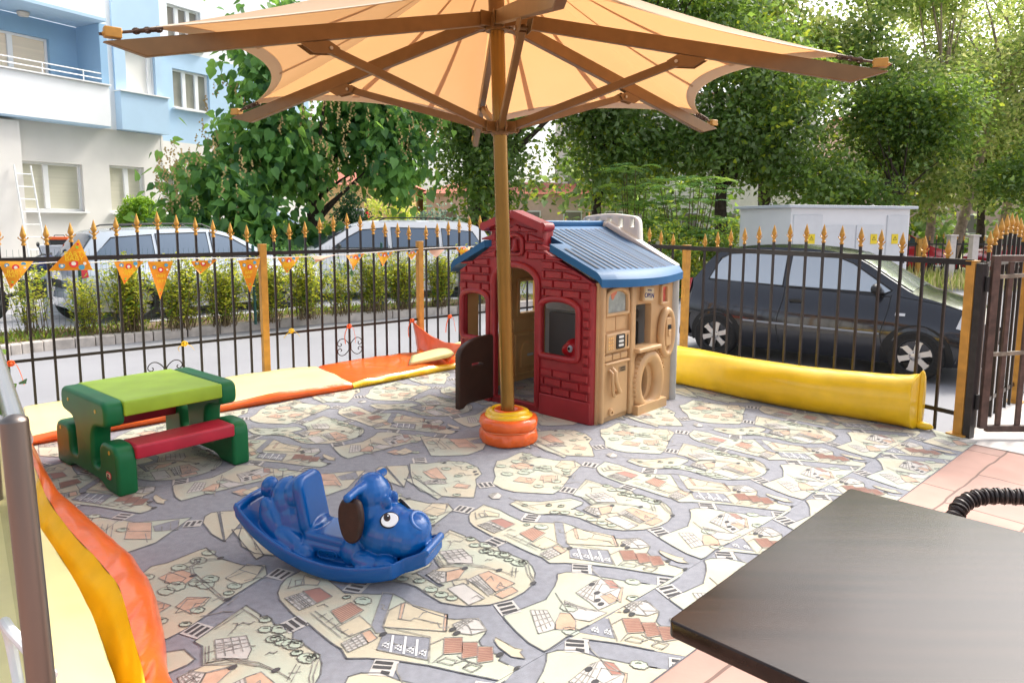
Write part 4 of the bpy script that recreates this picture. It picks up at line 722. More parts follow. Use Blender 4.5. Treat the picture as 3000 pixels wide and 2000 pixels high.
for s in(-1,1):
    E_(.140,s*.080,.175,.058,.040,.115,-.42); E_(.115,s*.082,.245,.034,.028,.055,-.3); E_(.215,s*.090,.115,.095,.044,.062,.6); E_(.285,s*.098,.085,.055,.038,.042,.3)
    E_(.505,s*.080,.115,.052,.042,.06,.3); E_(.575,s*.100,.092,.068,.040,.042,.1); E_(.650,s*.096,.092,.055,.036,.034,-.15)
    for k in range(3): E_(.672,s*(.077+.021*k),.092,.036,.0125,.026,-.1)
m.tube([dp(.14,0,.24),dp(.105,0,.26),dp(.08,0,.285),dp(.07,0,.30)],[.036,.030,.032,.036],16); E_(.068,0,.305,.040,.038,.050,.2)
E_(.555,0,.23,.095,.10,.135,.1); E_(.62,0,.195,.125,.122,.108,.2); E_(.70,0,.185,.112,.110,.094,.2); E_(.735,0,.203,.078,.086,.072,.2); E_(.555,0,.335,.080,.084,.080); E_(.555,0,.375,.058,.06,.048)
for s in(-1,1):
    m.tube([dp(.545,s*.05,.378),dp(.535,s*.10,.378),dp(.53,s*.150,.37)],[.027,.019,.0175],14); E_(.53,s*.152,.37,.0185,.0185,.0185)
    E_(.628,s*.030,.305,.026,.020,.042,.5)
o=obj('body',m,blue,t,world=True,smooth=None)
for p in o.data.polygons: p.use_smooth=True
md=o.modifiers.new('r','REMESH'); md.mode='VOXEL'; md.voxel_size=.0042; md.use_smooth_shade=True
md=o.modifiers.new('s','SMOOTH'); md.factor=.5; md.iterations=5
# snout disc, nostrils, eyes, ears
fd=(DD*.62+V((0,0,.72))).normalized(); e1=DW; e2=fd.cross(e1)
m=MB(); place(m,plate([oval(0,0,.060,.050)],.016,.007,2),dp(.768,0,.243),e1,e2,fd); sn=obj('nose',m,blue,t,world=True,smooth=50)
m=MB()
for s in(-1,1): m.ell(dp(.768,0,.243)+e1*s*.018+e2*(-.010)+fd*.008,.0035,nu=6,nv=8)
obj('nostril',m,black,sn,world=True)
Z_=V((0,0,1)); eyew=mat('eye_white',(.8,.8,.8),.2); ink=mat('eye_ink',(.008,.006,.005),.25); iris=mat('eye_brown',(.045,.018,.012),.25)
for s in(-1,1):
    n=(DD*.48+DW*s*.62+V((0,0,.55))).normalized(); c=dp(.667,s*.071,.262); e1=(DD-n*DD.dot(n)).normalized(); e2=n.cross(e1)
    ex=(e1*.86-e2*.5*s*-1*s).normalized(); ey=n.cross(ex); c=c+n*.006; bk_=-(DD-n*DD.dot(n)).normalized()*.011+(Z_-n*Z_.dot(n)).normalized()*.006
    m=MB(); place(m,plate([oval(0,0,.039,.032)],.012,.002),c,ex,ey,n,1); place(m,plate([oval(0,0,.035,.028)],.012,.003),c+n*.002,ex,ey,n,0)
    q=c+n*.0085+bk_; place(m,plate([oval(0,0,.0135,.0155)],.002,.0005),q,ex,ey,n,2); place(m,plate([oval(0,0,.0075,.0085)],.002),q+n*.0014,ex,ey,n,1); place(m,plate([oval(.005,.005,.003,.003,10)],.002),q+n*.0026,ex,ey,n,0)
    obj('eye',m,[eyew,ink,iris],t,world=True,smooth=40)
earm=mat('ear_brown',(.028,.011,.008),.55,var=.3,vs=30,bump=.1,bs=90)
for s in(-1,1):
    m=MB(); out=(DW*s+V((0,0,.10))-DD*.1).normalized(); dn=(V((0,0,-1))+DW*s*.1+DD*.06).normalized(); sd_=out.cross(dn)
    pl=[(-.035,-.015),(.035,-.018),(.056,.025),(.056,.08),(.036,.14),(.0,.157),(-.034,.135),(-.054,.075),(-.053,.02)]
    pl=[(p.x,p.y) for p in spline([V((*p,0)) for p in pl+[pl[0]]],4)[:-1]]
    place(m,plate([pl],.034,.014,3),dp(.525,s*.122,.335),sd_,dn,out); obj('ear',m,earm,t,world=True,smooth=50)
m=MB(); c=dp(.40,-.098,.095); place(m,plate([rrect(-.045,.045,-.018,.018,.016),rrect(-.041,.041,-.014,.014,.012)],.006,.001),c-DW*.001,DD,V((0,0,1)),-DW); place(m,text('little tikes',.016,.0015),c-DW*.0,DD,V((0,0,1)),-DW); obj('embossed_badge',m,blue,t,world=True,smooth=40)
# ------------------------------------------------------------------ playhouse  (local: x along the front 0..-W, y depth, z up)
HF=V((.569,4.924,0)); HA=math.atan2(-.672,.741); W=1.346; D=1.10
t=thing('playhouse','children\'s plastic playhouse with red brick front and blue roof','playhouse',tuple(HF),HA)
X,Y,Z=V((1,0,0)),V((0,1,0)),V((0,0,1))
cx=-.727
front=[(0,0),(0,1.02),(cx+.265,1.235),(cx+.265,1.375),(cx+.30,1.375),(cx+.30,1.425),(cx,1.515),(cx-.30,1.425),(cx-.30,1.375),(cx-.265,1.375),(cx-.265,1.255),(-W,1.05),(-W,0)]
door=arch(cx-.235,cx+.225,.055,1.12,.16,14)
winR=arch(-.485,-.12,.45,.888,.085,10); winL=arch(-1.318,-1.015,.50,.892,.08,10)
wall=MB(); place(wall,plate([front,door,winR,winL],.055,.006,1),V((0,.0275,0)),X,Z,-Y)
ops=[(cx-.275,cx+.265,0,1.16),(-.535,-.075,.405,.895),(-1.36,-.975,.455,.895),(cx-.10,cx+.10,1.19,1.36)]
def topz(x):
    a=abs(x-cx)
    if a<.262: return 1.37 if a>.2 else 1.44-.32*a
    return (1.02+(x/(cx+.265))*.215) if x>cx else (1.05+((x+W)/(cx-.265+W))*.205)
def brick(s0,s1,za,zl,zr,e=.0065):
    zl,zr=max(zl,za+2.2*e),max(zr,za+2.2*e)
    v=[V((s0,-.001,za)),V((s1,-.001,za)),V((s1,-.001,zr)),V((s0,-.001,zl)),V((s0+e*.3,-.014,za+e*.3)),V((s1-e*.3,-.014,za+e*.3)),V((s1-e*.3,-.014,zr-e*.3)),V((s0+e*.3,-.014,zl-e*.3)),V((s0+e,-.019,za+e)),V((s1-e,-.019,za+e)),V((s1-e,-.019,zr-e)),V((s0+e,-.019,zl-e))]
    wall.add(v,[(8,9,10,11)]+[(i,(i+1)%4,4+(i+1)%4,4+i) for i in range(4)]+[(4+i,4+(i+1)%4,8+(i+1)%4,8+i) for i in range(4)])
rowh=.0665; z=.170; r=0
while z<1.44:
    off=-.02-.165*.5*(r%2); xs=[0.0]; x=off
    while x>-W: xs.append(x); x-=.165
    xs.append(-W)
    for a,b in zip(xs,xs[1:]):
        segs=[(b+.007,a-.007)]
        for o0,o1,oz0,oz1 in ops:
            if oz0<z+rowh-.008 and oz1>z+.004:
                ns=[]
                for s0,s1 in segs:
                    if o0>s0: ns.append((s0,min(s1,o0)))
                    if o1<s1: ns.append((max(s0,o1),s1))
                segs=[q for q in ns if q[1]-q[0]>.0]
        for s0,s1 in segs:
            if s1-s0<.02: continue
            za_,zb_=min(z+rowh-.013,topz(s0)-.012),min(z+rowh-.013,topz(s1)-.012)
            if min(za_,zb_)-z<.004: 
                if max(za_,zb_)-z<.02: continue
                za_,zb_=max(za_,z+.004),max(zb_,z+.004)
            brick(s0,s1,z,za_,zb_)
    z+=rowh; r+=1
place(wall,plate([rrect(cx+.25,.0,.002,.165,.01)],.03,.008,2),V((0,-.006,0)),X,Z,-Y); place(wall,plate([rrect(-W,cx-.26,.002,.165,.01)],.03,.008,2),V((0,-.006,0)),X,Z,-Y)
# rounded corner posts
for x in(-.022,-W+.022): wall.tube([V((x,.022,0)),V((x,.022,1.0))],.031,16)
fr=obj('front_wall',wall,brickm,t,smooth=40)
m=MB()
def rim(loop,r,y): m.tube([V((a,y,b)) for a,b in loop],r,10,closed=True)
def fine(loop,r=.045): return rnd(loop,[r,r]+[.004]*(len(loop)-2),3)
rim(fine(winR),.025,-.006); rim(fine(winL),.025,-.006)
dl=[(a,b) for a,b in door]; rim(dl,.026,-.006); obj('opening_rim',m,brickm,fr,smooth=60)
# bell niche and gable coping
m=MB(); bl=arch(cx-.072,cx+.072,1.20,1.345,.06,10); m.tube([V((a,-.012,b)) for a,b in rnd(bl,[.03,.03]+[.003]*11,3)],.016,10,closed=True)
m.lathe([(.001,.09),(.016,.085),(.02,.06),(.026,.02),(.038,.0)],(cx,-.012,1.225),18); m.ell((cx,-.02,1.222),.01)
for s in(-1,1):
    m.bar(V((cx,-.005,1.505)),V((cx+s*.315,-.005,1.40)),.12,.055); m.tube([V((cx+s*.30,-.06,1.405)),V((cx+s*.30,.05,1.405))],.034,12)
place(m,plate([[(cx-.075,1.375),(cx+.075,1.375),(cx,1.425)]],.02,.006),V((0,-.006,0)),X,Z,-Y)
obj('bell_gable',m,brickm,fr,smooth=40,bevel=.006)
# tower sides
m=MB(); m.box((cx,.09,1.31),(.50,.10,.14)); obj('tower_block',m,brickm,fr,bevel=.01)
# right side wall (x=0)
hole=oval(.615,.225,.088,.14,32); win=rnd([(.445,.51),(.73,.51),(.73,.826),(.445,.826)],[.012,.012,.03,.03])
side=[(.03,0),(1.075,0),(1.075,1.03),(.03,1.02)]
m=MB(); place(m,plate([side,hole,win],.06,.006,1),V((.0,0,0)),Y,Z,X)
rs=obj('side_wall',m,tan,t,smooth=40)
m=MB()
for y,w in((.432,.06),(.055,.035)): place(m,plate([rrect(y-w/2,y+w/2,.01,1.0,.012)],.06,.012,2),V((.035,0,0)),Y,Z,X)
place(m,plate([arch(.085,.385,.775,.985,.07),arch(.11,.36,.80,.955,.06)],.05,.01,2),V((.035,0,0)),Y,Z,X)       # arched frame
place(m,plate([rrect(.085,.385,.515,.655,.012)],.05,.012,2),V((.04,0,0)),Y,Z,X)
for k in range(3): place(m,plate([rrect(.09+.10*k,.18+.10*k,.452,.497,.006)],.03,.006),V((.034,0,0)),Y,Z,X)
place(m,plate([rrect(.08,.39,.035,.44,.015)],.03,.012,2),V((.035,0,0)),Y,Z,X); place(m,plate([rrect(.075,.395,.425,.445,.008)],.06,.008,2),V((.037,0,0)),Y,Z,X)
m.lathe([(.012,0),(.012,.02),(.026,.02),(.03,.012),(.03,0)],(.05,.165,.075),16,Matrix.Rotation(pi/2,3,'Y'))
for k in range(1,3): place(m,plate([rrect(.11+.125*(k-1),.228+.125*(k-1),.665,.77,.004)],.012,.004),V((.031,0,0)),Y,Z,X)
place(m,plate([rrect(.44,.765,.475,.508,.008)],.11,.01,2),V((.06,0,0)),Y,Z,X)   # counter ledge
m.tube([V((.055,.17,.395)),V((.085,.17,.375)),V((.09,.172,.31)),V((.09,.20,.255)),V((.085,.235,.22)),V((.05,.235,.21))],.017,10)
m.tube([V((.055,.135,.39)),V((.085,.135,.37)),V((.09,.137,.24)),V((.085,.16,.20)),V((.05,.225,.19))],.012,10)
obj('shop_relief',m,tan,rs,smooth=40)
m=MB(); pts=[V((.04,.655+.163*math.cos(a),.225+.20*math.sin(a))) for a in np.linspace(0,2*pi,49)[:-1]]; m.tube(pts,.056,16,closed=True)
for a in np.linspace(R(20),R(200),22): m.box((.055,.655+.212*math.cos(a),.225+.25*math.sin(a)),(.07,.008,.012),Matrix.Rotation(a,3,'X'))
m.box((.055,.655,.035),(.11,.42,.07)); obj('tyre_ring',m,tan,rs,smooth=50)
m=MB(); m.tube([V((.055,.925+.085*math.cos(a),.575+.175*math.sin(a))) for a in np.linspace(0,2*pi,49)[:-1]],.03,14,closed=True); place(m,plate([oval(.925,.575,.085,.175)],.03),V((.04,0,0)),Y,Z,X)
place(m,plate([rrect(.885,.965,.47,.70,.02)],.03,.008),V((.065,0,0)),Y,Z,X); obj('pump_ring',m,tan,rs,smooth=50)
m=MB(); place(m,plate([rrect(.905,.945,.605,.64,.003)],.01),V((.083,0,0)),Y,Z,X); place(m,plate([rrect(.905,.945,.55,.6,.006)],.012,.003),V((.084,0,0)),Y,Z,X,1); obj('pump_handle',m,[black,tan],rs)
# printed panels
m=MB(); place(m,plate([arch(.115,.355,.80,.95,.055)],.004),V((.033,0,0)),Y,Z,X,0)
for k in range(3): place(m,plate([oval(.205+.032*k,.868+.012*k,.028,.05-.008*k,14)],.002),V((.0365+.0004*k,0,0)),(Y*.9+Z*.35).normalized(),Z,X,1)
obj('arched_picture',m,[mat('print_grey',(.34,.38,.36),.5,var=.2,vs=14),mat('print_salmon',(.62,.2,.12),.5)],rs,smooth=None)
m=MB(); place(m,plate([rrect(.20,.31,.535,.64,.012)],.012,.003),V((.066,0,0)),Y,Z,X,0)
for k in range(3): place(m,plate([rrect(.225,.285,.552+.03*k,.57+.03*k,.005)],.003),V((.0735,0,0)),Y,Z,X,1)
for a in range(4):
    for b_ in range(3): place(m,plate([rrect(.105+.022*b_,.119+.022*b_,.54+.024*a,.555+.024*a,.003)],.006,.001),V((.066,0,0)),Y,Z,X,2)
place(m,plate([rrect(.345,.355,.54,.63,.004)],.006),V((.066,0,0)),Y,Z,X,3); obj('cash_machine',m,[black,whitepl,tanin,browndoor],rs,smooth=None)
m=MB(); sg=Matrix.Rotation(R(-6),3,'X'); ey=(sg@Y);ez=(sg@Z)
place(m,plate([rrect(-.075,.075,-.062,.062,.012)],.035,.008),V((.048,.632,.905)),ey,ez,X,0); place(m,plate([rrect(-.06,.06,-.046,.046,.006)],.003),V((.0665,.632,.905)),ey,ez,X,1)
place(m,text('OPEN',.052,.0015),V((.069,.632,.892)),ey,ez,X,2); place(m,text("WE'RE",.022,.001),V((.069,.634,.932)),ey,ez,X,2)
obj('open_sign',m,[tan,mat('sign_cream',(.66,.55,.36),.5),mat('sign_navy',(.02,.02,.16),.5)],rs,smooth=None)
m=MB(); place(m,plate([rrect(.835,.95,.80,.965,.02),rrect(.858,.927,.823,.942,.01)],.03,.008),V((.042,0,0)),Y,Z,X,0); place(m,plate([rrect(.855,.93,.82,.945,.008)],.004),V((.033,0,0)),Y,Z,X,1); obj('framed_picture',m,[tan,mat('print_red',(.62,.13,.1),.5,var=.25,vs=20)],rs,smooth=40)
m=MB(); place(m,plate([rrect(.265,.355,.355,.395,.004)],.004),V((.052,0,0)),Y,Z,X,0); place(m,text('PAPERS',.018,.001),V((.0545,.31,.383)),Y,Z,X,1); place(m,text('TODAY',.018,.001),V((.0545,.31,.366)),Y,Z,X,1); obj('small_label',m,[mat('label_brown',(.30,.2,.11),.5),black],rs,smooth=None)
# left side wall (ochre inside), with window
m=MB(); place(m,plate([[(.055,0),(1.08,0),(1.08,1.04),(.055,1.04)],rrect(.70,.98,.625,.91,.02),rrect(.19,.50,.46,.91,.02)],.05,.006,1),V((-W,0,0)),Y,Z,X)
ls=obj('left_wall',m,tanin,t,smooth=40,label='ochre wall seen through the doorway')
m=MB(); place(m,plate([rrect(.67,1.01,.595,.94,.03),rrect(.70,.98,.625,.91,.02)],.03,.008),V((-W+.03,0,0)),Y,Z,X); place(m,plate([rrect(.64,1.03,.05,.44,.015),rrect(.675,.995,.085,.405,.02)],.03,.008),V((-W+.03,0,0)),Y,Z,X); place(m,plate([arch(.72,.95,.12,.36,.12)],.025,.008),V((-W+.03,0,0)),Y,Z,X); place(m,plate([rrect(.62,1.05,.46,.57,.01)],.02,.006),V((-W+.028,0,0)),Y,Z,X)
for k in range(4): place(m,plate([rrect(.55,.61,.08+.11*k,.17+.11*k,.01)],.02,.006),V((-W+.028,0,0)),Y,Z,X)
obj('wall_relief',m,tanin,ls,smooth=40)
m=MB(); place(m,plate([rrect(.80,.88,.222,.245,.01)],.006),V((-W+.046,0,0)),Y,Z,X); obj('letter_slot',m,whitepl,ls)
# back wall grey with kitchen shelf and basketball board
m=MB(); bk=[(.03,0),(.03,1.10),(-.62,1.43),(-W-.03,1.12),(-W-.03,0)]
place(m,plate([bk],.05,.006,1),V((0,D,0)),X,Z,-Y); place(m,plate([rnd([(-.93,1.25),(-.305,1.25),(-.325,1.49),(-.62,1.525),(-.91,1.49)],[.02,.02,.06,.3,.06]) ]+[rrect(x-.018,x+.018,1.405,1.475,.006) for x in(-.85,-.73,-.615,-.50,-.385)],.07,.015,2),V((0,D+.005,0)),X,Z,-Y)
bw=obj('back_wall',m,whitepl,t,smooth=40)
m=MB()
for a,b in(((.045,D-.03,1.085),(-.62,D-.03,1.43)),((-.62,D-.03,1.43),(-W-.04,D-.03,1.10))): m.bar(V(a),V(b),.09,.05)
obj('gable_trim',m,whitepl,bw,bevel=.01)
m=MB(); m.tube([V((.022,D-.015,0)),V((.022,D-.015,1.06))],.04,14); obj('corner_post',m,greypl,bw)
m=MB(); place(m,plate([rrect(-1.25,-.30,.02,.62,.02)],.03,.008),V((0,D-.04,0)),X,Z,-Y,1); place(m,plate([rrect(-1.25,-.30,.64,.72,.02)],.09,.012),V((0,D-.06,0)),X,Z,-Y,0); place(m,plate([rrect(-1.25,-.30,.74,.93,.02)],.05,.012),V((0,D-.05,0)),X,Z,-Y,0)
for x in(-1.15,-1.02,-.85,-.65,-.5): m.lathe([(.02,0),(.024,.01),(.014,.02),(.001,.022)],(x,D-.075,.80),14,Matrix.Rotation(pi/2,3,'X'))
place(m,plate([oval(-.95,.70,.12,.03)],.02,.005),V((0,D-.11,0)),X,Z,-Y,0); obj('play_kitchen',m,[greypl,mat('dark_grey_plastic',(.20,.19,.18),.45)],bw,smooth=40)
# roof: two slopes with grooves
rid=V((cx,0,1.41))
def slope(sg):
    m=MB(); gm=MB()
    ex=.075 if sg>0 else -W-.06; ez=1.055 if sg>0 else 1.085
    def S_(u,v,o=0):
        y=-.035+1.125*v; bul=.085*math.sin(pi*v)*(1 if sg>0 else .3)
        if sg>0 and v<.16: pass
        x=cx+sg*.02+(ex+sg*bul-cx)*u; z=1.405+(ez-1.405)*u-.012*math.sin(pi*v)*u
        if u>.94: z-=.03*((u-.94)/.06)**2
        return V((x,y,z+o))
    # start behind the tower for the first part of the depth
    def top(u,v):
        return S_(u,v,.028)
    def in_tower(u,v): return V((cx,0,0))
    nv=60
    for v0,v1,u0 in((0,.13,.42),(.13,1,0)):
        m.grid(lambda u,v:top(u0+(1-u0)*u,v0+(v1-v0)*v),24,max(3,int(nv*(v1-v0))))
        m.grid(lambda u,v:S_(u0+(1-u0)*u,v0+(v1-v0)*v,-.028),24,max(3,int(nv*(v1-v0))),flip=True)
        for vv in((v0,) if v0==0 else (v0,v1)): m.grid(lambda u,k:S_(u0+(1-u0)*u,vv,-.028+.056*k),24,2)
    m.grid(lambda v,k:S_(1,v,-.028+.056*k),60,3)
    m.grid(lambda v,k:S_(.42,.13*v,-.028+.056*k),8,2); 
    if sg>0:
        ks=np.linspace(.06,.95,16)
        for i,k in enumerate(ks):
            ua=.52 if k<.14 else .13; ub=.90-.03*math.cos(k*2.2)+.02
            wgt=.013 if i%3==0 else .0085
            gm.grid(lambda u,v:S_(ua+(ub-ua)*u,k+(v-.5)*2*wgt,.034),24,3)
    return m,gm
m,gm=slope(1); rf_=obj('roof',m,roofblue,t,smooth=40); obj('roof_groove',gm,darkgroove,rf_,smooth=None)
m,gm=slope(-1); obj('roof',m,roofblue,t,smooth=40)
m=MB(); m.box((cx,.60,1.43),(.16,.98,.05)); obj('ridge_cap',m,roofblue,rf_,bevel=.015)
# half door standing open
m=MB(); dl=[(0,.05),(.30,.05),(.335,.02),(.385,.02),(.385,.44),(.36,.485),(.28,.53),(.16,.555),(0,.56)]
dl=rnd(dl,[.01,.03,.01,.01,.04,.05,.1,.1,.02],3)
hd=MB(); ex=V((.03,-1,0)).normalized(); place(hd,plate([dl,rrect(.125,.245,.335,.36,.01)],.05,.01,2),V((cx-.235,-.03,0)),ex,Z,ex.cross(Z))
d_=obj('half_door',hd,browndoor,t,smooth=40)
m=MB(); nrm=ex.cross(Z)
place(m,plate([arch(.06,.30,.12,.46,.14),arch(.07,.29,.13,.45,.13)],.006,.002),V((cx-.235,-.03,0))+nrm*.026,ex,Z,nrm); place(m,plate([rrect(.09,.255,.175,.245,.01),rrect(.10,.245,.185,.235,.006)],.008,.002),V((cx-.235,-.03,0))+nrm*.026,ex,Z,nrm); obj('door_relief',m,browndoor,d_,smooth=40)
# red toy inside
g=lambda x,y,z:tuple((MX(t)@V((x,y,z))))
t2=thing('ride_on_toy','red ride on toy with a round eye behind the right brick window','toy',g(-.42,.50,0),HA)
m=MB(); m.ell((0,.02,.30),(.17,.13,.16)); m.ell((-.10,.0,.43),(.10,.085,.085)); m.ell((-.16,.0,.41),(.07,.07,.06)); m.ell((.04,.0,.49),(.05,.06,.09)); m.ell((.12,0,.34),(.12,.1,.1))
o=obj('body',m,redp,t2,smooth=None); md=o.modifiers.new('r','REMESH'); md.mode='VOXEL'; md.voxel_size=.009; md.use_smooth_shade=True; md=o.modifiers.new('s','SMOOTH'); md.iterations=6
m=MB(); m.ell((-.10,-.078,.435),(.026,.014,.030),mi=0); m.ell((-.103,-.088,.437),(.013,.010,.015),mi=1); obj('eye',m,[eyew,ink],t2)
m=MB(); m.box((0,.02,.06),(.44,.26,.10)); obj('base',m,mat('toy_base_dark',(.05,.045,.05),.4),t2,bevel=.03)
m=MB(); m.box((0,.02,.14),(.40,.24,.06)); obj('tray',m,whitepl,t2,bevel=.02)
# ------------------------------------------------------------------ cars
glass=mat('car_glass',(.52,.55,.57),.06,metal=.7); glassd=mat('car_glass_dark',(.16,.20,.25),.06,metal=.6); tyrem=mat('tyre',(.02,.019,.018),.85,var=.3,vs=40,bump=.3,bs=60); rimm=mat('alloy_rim',(.62,.6,.58),.3,metal=.75)
trim=mat('black_trim',(.018,.018,.018),.5); lampr=mat('tail_lamp',(.42,.01,.015),.15,coat=.5); lampw=mat('head_lamp',(.7,.7,.7),.1,coat=.5); platem=mat('number_plate',(.75,.75,.74),.4)
def lin(P,x):
    if x<=P[0][0]: return P[0][1]
    for a,b in zip(P,P[1:]):
        if x<=b[0]: return a[1]+(b[1]-a[1])*(x-a[0])/(b[0]-a[0])
    return P[-1][1]
def smooth_prof(P,n=10):
    pts=spline([V((a,0,b)) for a,b in P],n); return [(p.x,p.z) for p in pts]
def car(label,paint,loc,rz,top,belt,W,x0,x1,axles,wr,side_windows,shield,rear,lines=(),handles=(),lamps=(),trimline=None,mirror=None,gl=None,plate_x=None,group=None,roofrack=None,name='parked_car',rimstyle=5,detail=True):
    t=thing(name,label,'car',loc,rz,group)
    glass=gl or glassd; T=smooth_prof(top); zs=.17; roof=max(z for _,z in T)
    def wmax(x):
        u=(x-x0)/(x1-x0)*2-1; return W*(1-.13*abs(u)**5-.02*u*u)
    def bz(x): return lin(belt,x)
    def hw(x,z):
        b=min(bz(x),lin(T,x)-.02); w=wmax(x)
        if z<=b:
            f=(z-zs)/(b-zs); return w*(.93+.09*abs(math.sin(pi*min(1,f*1.15)))**.7-.02*f-.075*max(0,(f-.62)/.38)**1.4) if f>0 else w*.93
        wb=w*(.93+.09*math.sin(pi*1)*0-.035)+.0
        wb=hw(x,b-.0005)
        return wb-.33*max(0,z-b)-.12*max(0,z-b)**2
    m=MB(); NX=64; NB=9; NU=7; NT=7
    def sec(u):
        x=x0+(x1-x0)*u; H=lin(T,x); b=min(bz(x),H-.02); pts=[]
        lo=zs+.06*abs(2*u-1)**6
        for i in range(NB): z=lo+(b-lo)*i/(NB-1); pts.append((hw(x,z),z))
        for i in range(1,NU): z=b+(H-.035-b)*i/(NU-1) if H-.035>b else b+ .003*i; pts.append((hw(x,z),z))
        wt=pts[-1][0]; zt=pts[-1][1]
        for i in range(1,NT): f=i/(NT-1); pts.append((wt*(1-f)**.8,zt+(H-zt)*math.sin(f*pi/2)))
        return x,pts
    S=[sec(.001+.998*i/(NX-1)) for i in range(NX)]
    K=len(S[0][1])
    for x,p in S:
        m.v+=[(x,y,z) for y,z in p]+[(x,-y,z) for y,z in reversed(p[:-1])]
    M2=2*K-1
    for i in range(NX-1):
        for j in range(M2-1): m.f.append((i*M2+j,i*M2+j+1,(i+1)*M2+j+1,(i+1)*M2+j)); m.m.append(0)
        m.f.append((i*M2,(i+1)*M2,(i+1)*M2+M2-1,i*M2+M2-1)); m.m.append(0)
    m.f.append(tuple(range(M2)));m.m.append(0);m.f.append(tuple((NX-1)*M2+j for j in range(M2)));m.m.append(0)
    body=obj('body',m,paint,t,smooth=40)
    def ssurf(x,z,s,o): return V((x,s*(hw(x,z)+o),z))
    def fill(poly,s,o,mb):   # polygon (x,z) mapped on the side: fan grid between upper and lower chains
        xs=sorted(set([p[0] for p in poly])); n=14
        xa,xb=min(xs),max(xs)
        def span(x):
            zz=[]
            for (ax_,az),(bx,bz_) in zip(poly,poly[1:]+poly[:1]):
                if (ax_-x)*(bx-x)<=0 and ax_!=bx: zz.append(az+(bz_-az)*(x-ax_)/(bx-ax_))
            return (min(zz),max(zz)) if zz else (0,0)
        mb.grid(lambda u,v:(lambda x:(lambda sp:ssurf(x,sp[0]+(sp[1]-sp[0])*v,s,o))(span(x)))(xa+1e-4+(xb-xa-2e-4)*u),n,5)
    for poly in side_windows:
        for s in(-1,1):
            mb=MB(); c=(sum(p[0] for p in poly)/len(poly),sum(p[1] for p in poly)/len(poly))
            fill(poly,s,.006,mb); w_=obj('side_window',mb,glass,t,smooth=60)
            mb=MB(); mb.tube([ssurf(x,z,s,.007) for x,z in poly],.011,5,closed=True); obj('window_seal',mb,trim,w_)
    def topglass(xa,xb,name):
        mb=MB()
        def fn(u,v):
            x=xa+(xb-xa)*u; H=lin(T,x); b=min(bz(x),H-.02); zt=H-.035 if H-.035>b else b+.003*(NU-1); wt=hw(x,zt); y=(v*2-1)*.9
            f=1-abs(y)**1.25; zz=zt+(H-zt)*math.sin(f*pi/2); return V((x,y*wt,zz+.007))+V((.006*(1 if xb>0 else -1),0,0))
        mb.grid(fn,12,13); obj(name,mb,glass,t,smooth=60)
    if shield: topglass(*shield,'windscreen')
    if rear: topglass(*rear,'rear_window')
    for pts in lines:
        for s in(-1,1):
            mb=MB(); mb.tube([ssurf(x,z,s,.001) for x,z in spl2(pts)],.0055,5); obj('panel_gap',mb,trim,t)
    if trimline:
        for s in(-1,1):
            mb=MB(); mb.tube([ssurf(x,z,s,.008) for x,z in spl2(trimline[:-1])],.014,6); obj('trim_strip',mb,trimline[-1],t)
    for x,z in handles:
        for s in(-1,1):
            mb=MB(); mb.bar(ssurf(x-.075,z,s,.022),ssurf(x+.075,z+.004,s,.022),.02,.026); mb.ell(ssurf(x,z-.005,s,.0),(.07,.012,.032),nu=8,nv=12); obj('door_handle',mb,trim,t)
    if mirror:
        for s in(-1,1):
            x,z=mirror; mb=MB(); mb.ell(ssurf(x,z,s,.12),(.055,.10,.062),nu=10,nv=14); mb.bar(ssurf(x+.01,z-.04,s,0),ssurf(x,z-.03,s,.09),.03,.03); obj('wing_mirror',mb,trim,t)
    for nm,poly,mm in lamps:
        for s in(-1,1):
            mb=MB(); fill(poly,s,.008,mb); obj(nm,mb,mm,t,smooth=60)
    for xa in axles:
        for s in(-1,1):
            mb=MB(); y=W
            rr=wr+.075; pts=[(xa+rr*math.cos(a),wr*.95+rr*math.sin(a)) for a in np.linspace(-.25,pi+.25,26)]
            vs=[]; 
            cen=V((xa,s*(hw(xa,wr)+.004),wr*.95))
            ring=[V((x,s*(hw(min(max(x,x0+.02),x1-.02),max(z,zs))+.004),max(z,.12))) for x,z in pts]
            mb.add([cen]+ring,[(0,i+1,i+2) for i in range(len(ring)-1)]); obj('wheel_arch',mb,black,t,smooth=None)
            wh=MB(); c=V((xa,s*(W-.085),wr)); M=Matrix.Rotation(-s*pi/2,3,'X')
            wh.lathe([(wr*.62,-.09),(wr*.9,-.095),(wr*.985,-.08),(wr,-.05),(wr,.05),(wr*.985,.08),(wr*.9,.098),(wr*.66,.09),(wr*.64,.06),(wr*.64,-.06)],c,36,M); wo=obj('wheel',wh,tyrem,t,smooth=40)
            rm=MB(); rm.lathe([(wr*.67,.092),(wr*.64,.097),(wr*.60,.085),(wr*.585,.03),(.01,.028)],c,36,M,mi=1)
            for k in range(rimstyle):
                a=2*pi*k/rimstyle+.3; d=V((math.cos(a),0,math.sin(a))); e=V((-math.sin(a),0,math.cos(a))); o=c+V((0,s*.078,0)); 
                p=[o+d*wr*.08+e*.028,o+d*wr*.5+e*.03,o+d*wr*.64+e*.05,o+d*wr*.64-e*.05,o+d*wr*.5-e*.03,o+d*wr*.08-e*.028]; q=[v-V((0,s*.03,0)) for v in p]
                rm.add(p+q,[tuple(range(6))]+[(i,(i+1)%6,6+(i+1)%6,6+i) for i in range(6)])
            rm.lathe([(.001,.094),(wr*.13,.094),(wr*.2,.082),(wr*.2,.05)],c,16,M)
            for k in range(rimstyle): a=2*pi*(k+.5)/rimstyle+.3; rm.ell(c+V((wr*.15*math.cos(a),s*.088,wr*.15*math.sin(a))),.008,nu=5,nv=6,mi=1)
            obj('rim',rm,[rimm,trim],wo,smooth=40)
